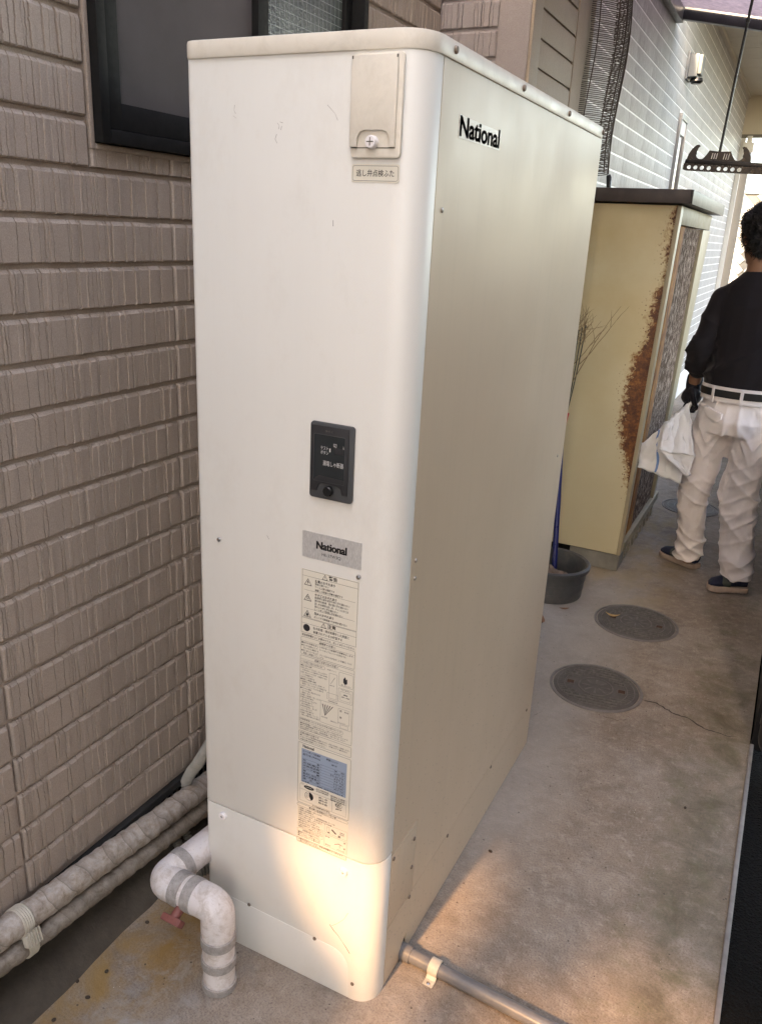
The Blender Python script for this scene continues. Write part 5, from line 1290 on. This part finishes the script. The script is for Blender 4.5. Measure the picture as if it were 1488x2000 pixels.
def twig(a, d, L, r, depth=0):
    pts = [a]; cur = a.copy(); dd = d.normalized()
    for k in range(6):
        dd = (dd + Vector((rr_.uniform(-.12, .12), rr_.uniform(-.1, .1), rr_.uniform(-.1, .12)))).normalized(); cur = cur + dd * L / 6; pts.append(cur.copy())
        if depth < 1 and k > 1 and rr_.random() < .5: twig(cur.copy(), dd + Vector((rr_.uniform(-.7, .7), 0, rr_.uniform(-.2, .6))), L * .3, r * .6, depth + 1)
    tw.tube(pts, [r * (1 - .11 * i) for i in range(7)], 4, cap=False)
for k in range(34): twig(tc + Vector((rr_.uniform(-.05, .025), rr_.uniform(-.02, .02), rr_.uniform(-.07, .02))), Vector((rr_.uniform(-.5, .75), rr_.uniform(-.3, .2), rr_.uniform(.1, 1.1))), rr_.uniform(.05, .13), .0018)
for (a, b) in (((1118, 745), (1200, 590)), ((1130, 712), (1218, 636)), ((1112, 720), (1168, 655)), ((1110, 690), (1150, 600))):
    A_, B_ = at(*a, 1, 2.54), at(*b, 1, 2.58); twig(A_, B_ - A_, (B_ - A_).length, .0024)
o = build('dry_twigs', tw, 'twig'); o['kind'] = 'stuff'; o['label'] = 'tangle of dry twigs caught in the upturned rake'; o['category'] = 'twigs'

# ------------------------------------------------------------------ black fence and downpipe on the right
bfz = .85
bf = thing('black_fence', 'black panel fence along the right edge beyond the gravel strip', 'fence', (.66, 1.5, 0))
for k in range(5):
    y = 1.485 + k * 1.2; mb = MB(); mb.box(.652, .672, y, y + 1.19, -.02, 2.3 if k > 3 else bfz); build('panel', mb, 'black_panel', bf, bevel=.002)
mb = MB(); mb.box(.648, .682, 1.470, 1.484, -.02, bfz + .02); build('end_post', mb, 'black_panel', bf, bevel=.002)
q = at(1478, 1468, 2, 0)
mb = MB(); mb.tube(fillet([(q.x + .25, q.y - .02, -.02), (q.x + .02, q.y - .02, .03), (q.x + .02, q.y - .02, 1.6)], .05), .030, 22)
dpp = tag(build('downpipe', mb, 'black_pipe', None, smooth=True), 'black downpipe standing at the end of the black fence', 'downpipe')
mb = MB(); mb.tube([(q.x + .02, q.y - .02, .115), (q.x + .02, q.y - .02, .165)], .033, 22); build('joint_ring', mb, 'black_pipe', dpp, smooth=True)

# ------------------------------------------------------------------ walking man
pm = thing('person', 'man walking away in black long-sleeved top and white work trousers, holding white cloth', 'person', (.36, 2.85, 0))
V = Vector
HC = at(1487, 462, 1, 2.87); HC = V((.318, 2.87, 1.592)); HR = Matrix.Rotation(math.radians(32), 3, 'Z') @ Matrix.Rotation(math.radians(-12), 3, 'X')
ankL = at(1342, 1088, 1, 2.98); kneeL = at(1354, 965, 1, 2.90); ankR = at(1434, 1124, 1, 2.775); kneeR = at(1440, 965, 1, 2.83)
hipL = V((.275, 2.87, .86)); hipR = V((.455, 2.86, .86))
shL = at(1414, 583, 1, 2.87); elL = at(1369, 683, 1, 2.83); wrL = at(1354, 752, 1, 2.93)
shR = V((.375 * 2 - shL.x, 2.87, shL.z)); elR = V((.64, 2.84, 1.08)); wrR = V((.62, 2.98, .92))
def limb(mb, a, b, r0, r1, m=6): mb.tube([a.lerp(b, k / m) for k in range(m + 1)], [r0 + (r1 - r0) * k / m for k in range(m + 1)], 20); mb.ell(a, r0, r0, r0); mb.ell(b, r1, r1, r1)
def X(r): return (r, 0, 0)
def Yv(r): return (0, r, 0)
body = MB()
body.ell(HC + V((0, 0, .012)), .074, .092, .106, HR); body.ell(HC + HR @ V((0, .030, -.055)), .052, .058, .060, HR)
body.ell(HC + HR @ V((0, .100, -.020)), .011, .018, .022, HR); body.ell(HC + HR @ V((0, .088, -.060)), .022, .010, .008, HR); body.ell(HC + HR @ V((0, .084, -.088)), .022, .016, .016, HR)
body.ell(HC + HR @ V((0, .083, .020)), .050, .012, .010, HR)
for s_ in (-1, 1): body.ell(HC + HR @ V((s_ * .076, -.004, -.012)), .008, .019, .030, HR)
NK = V((.335, 2.865, 1.475)); body.loft([(V((.350, 2.86, 1.40)), X(.075), Yv(.062)), (NK, X(.056), Yv(.056)), (HC + V((.002, -.005, -.05)), X(.052), Yv(.056))])
body.loft([(V((.365, 2.86, .90)), X(.14), Yv(.095)), (V((.37, 2.86, 1.05)), X(.13), Yv(.085)), (V((.373, 2.865, 1.25)), X(.155), Yv(.095)), (V((.37, 2.865, 1.38)), X(.15), Yv(.075))])
for s_, e_, w_ in ((shL, elL, wrL), (shR, elR, wrR)): limb(body, s_, e_, .042, .036); limb(body, e_, w_, .037, .027)
for h_, k_, a_ in ((hipL, kneeL, ankL), (hipR, kneeR, ankR)): limb(body, h_, k_, .07, .048); limb(body, k_, a_, .046, .034)
def fleshed(mb, name, mat, vox, sm=4, wr=None):
    o = build(name, mb, mat, pm); o = evaluated(o, [('REMESH', dict(mode='VOXEL', voxel_size=vox)), ('SMOOTH', dict(factor=.5, iterations=sm))])
    if not o.data.materials: o.data.materials.append(MATS[mat])
    if wr:
        off = wpos(pm); ns = [v.normal.copy() for v in o.data.vertices]
        for v, n_ in zip(o.data.vertices, ns): v.co += n_ * wr(v.co + off)
    for p in o.data.polygons: p.use_smooth = True
    return o
fleshed(body, 'body', 'skin', .006, 4)
def ridge(v, f): n_ = noise.noise(v); return (1 - abs(n_) * 2) * f
# trousers
tr_ = MB()
tr_.loft([(V((.365, 2.86, .965)), X(.172), Yv(.118)), (V((.365, 2.858, .90)), X(.178), Yv(.128)), (V((.365, 2.85, .80)), X(.182), Yv(.138)), (V((.365, 2.855, .74)), X(.170), Yv(.125))])
for h_, k_, a_, rh, rk_, rc_ in ((hipL, kneeL, ankL, .100, .079, .066), (hipR, kneeR, ankR, .105, .086, .074)):
    tr_.loft([(h_ + V((0, -.005, 0)), X(rh), Yv(rh * 1.15)), (h_.lerp(k_, .45), X((rh + rk_) / 2), Yv(rh)), (k_, X(rk_), Yv(rk_ * 1.05)), (k_.lerp(a_, .5), X((rk_ + rc_) / 2), Yv(rk_)), (a_.lerp(k_, .06), X(rc_), Yv(rc_ * 1.08)), (a_ - V((0, 0, .002)), X(rc_ * 1.02), Yv(rc_ * 1.10))])
def crease(v, k=3): return max(0.0, 1 - abs(noise.noise(v)) * k) ** 2
def wr_tr(p):
    side = 1 if p.x > .36 else -1
    knee = math.exp(-((p.z - .42) / .16) ** 2); hem = math.exp(-((p.z - .10) / .12) ** 2); seat = math.exp(-((p.z - .72) / .10) ** 2)
    x = (p.x - (.25 if side < 0 else .45)) * side
    a = crease(V((x * 2.5 + 3, p.y * 2.5, p.z * 8 + x * 7 + side * 3)), 2.6) * .013 * (.25 + knee + .5 * hem)
    b = crease(V((x * 3 + 9, p.y * 3, p.z * 15 - x * 9 + side)), 2.6) * .009 * (.12 + knee * .7 + hem * 1.3)
    d = crease(V((x * 4, p.y * 2, p.z * 9 - abs(x) * 16)), 2.6) * .010 * seat
    e = crease(V((x * 12 + 5, p.y * 8, p.z * 2.5 + side)), 2.4) * .004
    return a + b + d + e + noise.noise(V((p.x * 4, p.y * 4, p.z * 5))) * .007 - .010
o = fleshed(tr_, 'trousers', 'trousers', .0055, 5, wr_tr); trou = o
# shirt
s = MB()
s.loft([(V((.366, 2.86, .935)), X(.176), Yv(.122)), (V((.368, 2.86, 1.0)), X(.178), Yv(.126)), (V((.372, 2.865, 1.18)), X(.186), Yv(.128)), (V((.372, 2.868, 1.30)), X(.192), Yv(.125)), (V((.368, 2.868, 1.385)), X(.165), Yv(.100)), (V((.350, 2.866, 1.435)), X(.088), Yv(.075)), (V((.344, 2.864, 1.452)), X(.066), Yv(.064))])
for s_, e_, w_, in ((shL, elL, wrL), (shR, elR, wrR)):
    limb(s, s_ - V((0, 0, .006)), e_, .062, .054); cu_ = e_.lerp(w_, .42); limb(s, e_, cu_, .053, .046)
    s.tube([cu_ - (w_ - e_).normalized() * .022, cu_ + (w_ - e_).normalized() * .012], .051, 20)
def wr_s(p):
    arm = 1 if p.x < .23 or p.x > .53 else 0
    a = crease(V((p.x * 4 + p.z * 3, p.y * 3, p.z * 6 - p.x * 5)), 2.6) * (.012 + .006 * arm) * max(.2, min(1, (1.42 - p.z) * 3))
    if arm and p.z < 1.16: a += ridge(V((p.x * 9, p.y * 9, p.z * 30)), 1) * .006
    return a - .003
fleshed(s, 'shirt', 'shirt', .0055, 5, wr_s)
# belt, loops, pockets
def on_hip(ang, z, rx=.181, ry=.130): return V((.365 + rx * math.cos(ang), 2.858 + ry * math.sin(ang), z))
def hipband(name, z0, z1, rx, ry, mat, th=.003):
    mb = MB(); n = 48; vs = []
    for k in range(n):
        a = 2 * PI * k / n
        for z, e in ((z0, 0), (z1, 0), (z1, -th), (z0, -th)): vs.append(V((.365 + (rx + e) * math.cos(a), 2.858 + (ry + e) * math.sin(a), z)))
    mb.add(vs, [(4 * k + j, 4 * ((k + 1) % n) + j, 4 * ((k + 1) % n) + (j + 1) % 4, 4 * k + (j + 1) % 4) for k in range(n) for j in range(4)]); return build(name, mb, mat, pm, auto=.6)
hipband('belt', .912, .944, .186, .137, 'belt'); hipband('waistband', .890, .958, .1815, .1325, 'trousers')
for ang in (-2.28, -1.57, -.9, 2.3, .9):
    d_ = V((math.cos(ang), math.sin(ang), 0)); t_ = V((-math.sin(ang), math.cos(ang), 0)); a_ = on_hip(ang, .884, .187, .139); b_ = on_hip(ang, .955, .188, .141)
    mb = MB(); mb.obox(a_, b_, .014, .004, up=tuple(d_)); build('belt_loop', mb, 'trousers', trou, bevel=.001)
mb = MB(); vs = []
fp_ = [(-2.42, .862), (-1.93, .842), (-1.93, .816), (-2.02, .803), (-2.30, .818), (-2.42, .842)]
mb.add([on_hip(a, z, .194, .152) for a, z in fp_] + [on_hip(a, z, .180, .136) for a, z in fp_], [(0, 1, 2, 3, 4, 5)] + [(i, 6 + i, 6 + (i + 1) % 6, (i + 1) % 6) for i in range(6)]); build('pocket_flap', mb, 'trousers', trou, bevel=.0015)
# hair
hr = MB(); hr.ell(HC + HR @ V((0, -.014, .030)), .086, .100, .106, HR); hr.ell(HC + HR @ V((0, -.045, -.015)), .076, .060, .080, HR); hr.ell(HC + HR @ V((0, .03, .072)), .072, .07, .05, HR)
def wr_h(p): return ridge(p * 34, 1) * .007 + noise.noise(p * 75) * .005 + noise.noise(p * 14) * .006
hair = fleshed(hr, 'hair', 'hair', .0045, 2, wr_h)
hv_ = [(v.co.copy(), v.normal.copy()) for v in hair.data.vertices]; r2_ = random.Random(5); tf = MB()
for _ in range(4200):
    co, nn_ = r2_.choice(hv_); co = co + wpos(pm)
    d_ = (nn_ + V((r2_.uniform(-.9, .9), r2_.uniform(-.9, .9), r2_.uniform(-1.0, .5)))).normalized(); L = r2_.uniform(.008, .024); sd_ = d_.orthogonal() * .0009
    m1 = co + d_ * L * .6; m2 = co + d_ * L * .8 + V((r2_.uniform(-1, 1), r2_.uniform(-1, 1), -1)) * L * .3
    tf.add([co - sd_, co + sd_, m1 + sd_ * .8, m1 - sd_ * .8, m2], [(0, 1, 2, 3), (3, 2, 4)])
o = build('curls', tf, 'hair', hair, recalc=False); o['kind'] = 'stuff'
for s_ in (-1, 1):
    mb = MB(); mb.ell(HC + HR @ V((s_ * .031, .078, -.002)), .012, .012, .012, HR, 12, 8); build('eye', mb, 'white_cap', pm, smooth=True)
mb = MB()
for s_ in (-1, 1):
    mb.tube([HC + HR @ V((s_ * .034 + .022 * math.cos(a), .112, -.006 + .018 * math.sin(a))) for a in [2 * PI * k / 16 for k in range(17)]], .0009, 5); mb.tube([HC + HR @ V((s_ * .056, .110, 0)), HC + HR @ V((s_ * .080, .085, .0)), HC + HR @ V((s_ * .082, .005, .005))], .0010, 5)
mb.tube([HC + HR @ V((-.012, .112, 0)), HC + HR @ V((.012, .112, 0))], .001, 5); build('glasses', mb, 'screw', pm)
# shoes
def shoe(heel, toe, z, tilt=0):
    heel, toe = V(heel), V(toe); d_ = (toe - heel); L = d_.length; d_.normalize(); s_ = V((-d_.y, d_.x, 0))
    prof = [(0, .030), (.04, .037), (.12, .040), (.28, .037), (.45, .038), (.62, .046), (.78, .049), (.90, .042), (.97, .026), (1.0, .006)]
    lo = [(heel + d_ * (t_ * L) + s_ * w_, t_) for t_, w_ in prof] + [(heel + d_ * (t_ * L) - s_ * w_, t_) for t_, w_ in prof[::-1]]
    def zz(t_): return z + tilt * (1 - t_) + .012 * max(0, t_ - .8)
    n = len(lo); mb = MB(); vs = [V((p.x, p.y, zz(t_))) for p, t_ in lo] + [V((p.x, p.y, zz(t_) + .027)) for p, t_ in lo]
    mb.add(vs, [tuple(range(n)), tuple(range(2 * n - 1, n - 1, -1))] + [(i, n + i, n + (i + 1) % n, (i + 1) % n) for i in range(n)])
    sh_ = thing_part = build('shoe', MB().loft([(heel + d_ * (.035 * L) + V((0, 0, zz(0) + .055)), tuple(s_ * .028), (0, 0, .034)), (heel + d_ * (.12 * L) + V((0, 0, zz(0) + .062)), tuple(s_ * .036), (0, 0, .042)), (heel + d_ * (.30 * L) + V((0, 0, zz(.3) + .062)), tuple(s_ * .038), (0, 0, .042)), (heel + d_ * (.50 * L) + V((0, 0, zz(.5) + .050)), tuple(s_ * .040), (0, 0, .033)), (heel + d_ * (.72 * L) + V((0, 0, zz(.7) + .040)), tuple(s_ * .045), (0, 0, .023)), (heel + d_ * (.9 * L) + V((0, 0, zz(.9) + .034)), tuple(s_ * .036), (0, 0, .017)), (heel + d_ * (.975 * L) + V((0, 0, zz(1) + .028)), tuple(s_ * .018), (0, 0, .008))]), 'shoe', pm, smooth=True, auto=1.2)
    so_ = build('sole', mb, 'sole', sh_, bevel=.004)
    m_ = heel + d_ * (.55 * L) + V((0, 0, zz(.55) + .046)); mb = MB(); mb.loft([(m_ - d_ * .020, tuple(s_ * .0425), (0, 0, .0330)), (m_ + d_ * .018, tuple(s_ * .0440), (0, 0, .0285))]); build('side_patch', mb, 'shoe_grey', sh_, smooth=True)
hl = at(1366, 1114, 2, 0); tl_ = at(1290, 1082, 2, 0); hl.z = tl_.z = 0; shoe(hl + (hl - tl_).normalized() * -.02, tl_, .001)
hr_ = at(1466, 1160, 2, 0.01); tr2 = at(1378, 1148, 2, 0); hr_.z = tr2.z = 0; shoe(hr_ + V((-.02, -.005, 0)), tr2 + V((-.0, -.01, 0)), .003, .018)
# gloves: palm, four fingers and thumb
def glove(wr, d_, side, grip):
    mb = MB(); d_ = d_.normalized(); s_ = V((0, -1, 0)); s_ = (s_ - d_ * s_.dot(d_)).normalized(); nrm = d_.cross(s_) * side
    limb(mb, wr - d_ * .03, wr + d_ * .012, .036, .033); pc = wr + d_ * .055
    mb.ell(pc, .045, .042, .040) ; mb.ell(wr + d_ * .035, .034, .036, .034)
    for k, L in enumerate((.070, .078, .074, .060)):
        b_ = wr + d_ * (.085 - .003 * abs(k - 1.5)) + s_ * (.027 - .018 * k) + nrm * .004
        k1 = b_ + d_ * L * .36 + nrm * L * .12; k2 = k1 + d_ * L * .12 - nrm * L * .42 * grip; k3 = k2 - d_ * L * .22 - nrm * L * .18 * grip
        for a, b, r_, q_ in ((wr + d_ * .05 + s_ * (.02 - .013 * k), b_, .014, .0125), (b_, k1, .0125, .0115), (k1, k2, .0115, .0105), (k2, k3, .0105, .009)): limb(mb, a, b, r_, q_, 3)
    t0 = wr + d_ * .03 + s_ * .030; t1 = t0 + d_ * .035 + s_ * .016 - nrm * .012; t2 = t1 + d_ * .030 - s_ * .006 - nrm * .014
    limb(mb, t0, t1, .014, .0125, 3); limb(mb, t1, t2, .0125, .010, 3)
    def w_(p): return ridge(V(p) * 30, 1) * .0022
    return fleshed(mb, 'glove', 'glove', .0035, 2, w_)
glove(wrL, at(1346, 790, 1, 2.90) - wrL, 1, 1.0); glove(wrR, V((0, .02, -1)), -1, .8)
# the cloth in his hand
def sheet_patch(c4, nu, nv, amp, seed, name, mat, parent, thick=.006, stripe=None):
    """four-cornered fold of cloth: corners tl, tr, br, bl with wrinkles"""
    a, b, c_, d = [V(q_) for q_ in c4]; vs = []; nrm = (b - a).cross(d - a).normalized()
    for j in range(nv + 1):
        for i in range(nu + 1):
            u, v = i / nu, j / nv; p = (a.lerp(b, u)).lerp(d.lerp(c_, u), v)
            w_ = ridge(V((u * 2.5 + seed, v * 1.0, seed)), 1) * amp + ridge(V((u * 5 + v * 2, v * 1.5, seed + 3)), 1) * amp * .5 + noise.noise(V((u * 9, v * 7, seed))) * amp * .35
            bulge = math.sin(PI * u) * math.sin(PI * v) * amp * 1.5
            edge_ = V((noise.noise(V((u * 4, v * 4, seed + 8))), 0, noise.noise(V((u * 4, v * 4, seed + 12))))) * .012
            vs.append(p + nrm * (w_ + bulge) + edge_)
    mb = MB(); mb.add(vs, [(j * (nu + 1) + i, j * (nu + 1) + i + 1, (j + 1) * (nu + 1) + i + 1, (j + 1) * (nu + 1) + i) for j in range(nv) for i in range(nu)])
    if stripe:
        for k, f_ in enumerate(mb.f):
            if stripe[0] <= (k % nu) < stripe[1]: mb.mi[k] = 1
    o = build(name, mb, mat, parent, smooth=True, recalc=False)
    o = evaluated(o, [('SOLIDIFY', dict(thickness=thick, offset=-1)), ('SMOOTH', dict(factor=.4, iterations=1))])
    for p in o.data.polygons: p.use_smooth = True
    return o
cl_ = thing('white_cloth', 'white folded cloth with a thin blue stripe hanging from the man\'s gloved hand', 'cloth', tuple(at(1345, 800, 1, 2.78)))
def PY(u, v, y): return at(u, v, 1, y)
sheet_patch([PY(1300, 826, 2.80), PY(1352, 782, 2.86), PY(1328, 944, 2.78), PY(1243, 914, 2.76)], 34, 26, .010, 2.0, 'back_fold', 'cloth', cl_, .012)
sheet_patch([PY(1252, 868, 2.77), PY(1302, 822, 2.79), PY(1300, 930, 2.77), PY(1243, 913, 2.75)], 18, 20, .008, 6.0, 'side_fold', ['cloth', 'blue_stripe'], cl_, .010, (11, 12))
sheet_patch([PY(1300, 826, 2.75), PY(1346, 786, 2.80), PY(1358, 892, 2.74), PY(1284, 882, 2.72)], 30, 26, .012, 9.0, 'front_fold', 'cloth', cl_, .012)
sheet_patch([PY(1284, 878, 2.73), PY(1357, 888, 2.75), PY(1344, 930, 2.73), PY(1338, 932, 2.73)], 20, 12, .008, 12.0, 'lower_fold', 'cloth', cl_, .012)

# ------------------------------------------------------------------ unseen walls added outside the frame to shape the light
nb_ = thing('side_light_blocker', 'unseen brown wall added right of the passage to darken the heater side', 'house', (1.7, 1, 0))
mb = MB(); mb.box(1.6, 1.8, -2.3, 1.6, -.05, 4.2); build('wall', mb, 'blocker_brown', nb_)  # added out of view to keep light off the heater's right side
nb2 = thing('sun_blocker', 'unseen pale wall added behind the camera, its gap cut to shape the sun patch', 'house', (0, -3.1, 0))
def back(pts): mb_ = MB(); mb_.prism(pts, lambda u, v, w: (u, -3.0 - w, v), .15); build('wall', mb_, 'far_white', nb2)  # one piece of the added sun-blocking wall; outlines leave the patch-shaped gap
back([(-1.7, 0), (1.5, 0), (1.5, 2.16), (-1.7, 2.16)]); back([(-1.7, 2.162), (-.53, 2.162), (-.53, 2.86), (-1.7, 2.86)]); back([(.42, 2.162), (1.5, 2.162), (1.5, 2.86), (.42, 2.86)])
back([(-1.7, 2.862), (1.5, 2.862), (1.5, 6.6), (-1.7, 6.6)]); back([(-.528, 2.163), (-.31, 2.163), (-.32, 2.40), (-.40, 2.47), (-.47, 2.56), (-.505, 2.68), (-.528, 2.85)])
back([(-.28, 2.79), (-.1, 2.82), (.1, 2.76), (.418, 2.70), (.418, 2.858), (-.28, 2.858)]); back([(-.23, 2.40), (-.12, 2.40), (-.11, 2.60), (.05, 2.62), (.05, 2.70), (-.05, 2.74), (-.21, 2.74)])  # last piece added to cast a dark silhouette inside the sun patch
mb = MB(); mb.box(-.528, .419, -3.10, -3.095, 2.17, 2.855); build('sun_dimmer', mb, 'dimmer_tint', nb2)  # tinted sheet added in the gap to dim the sun passing through

bpy.data.objects.remove(TXT)
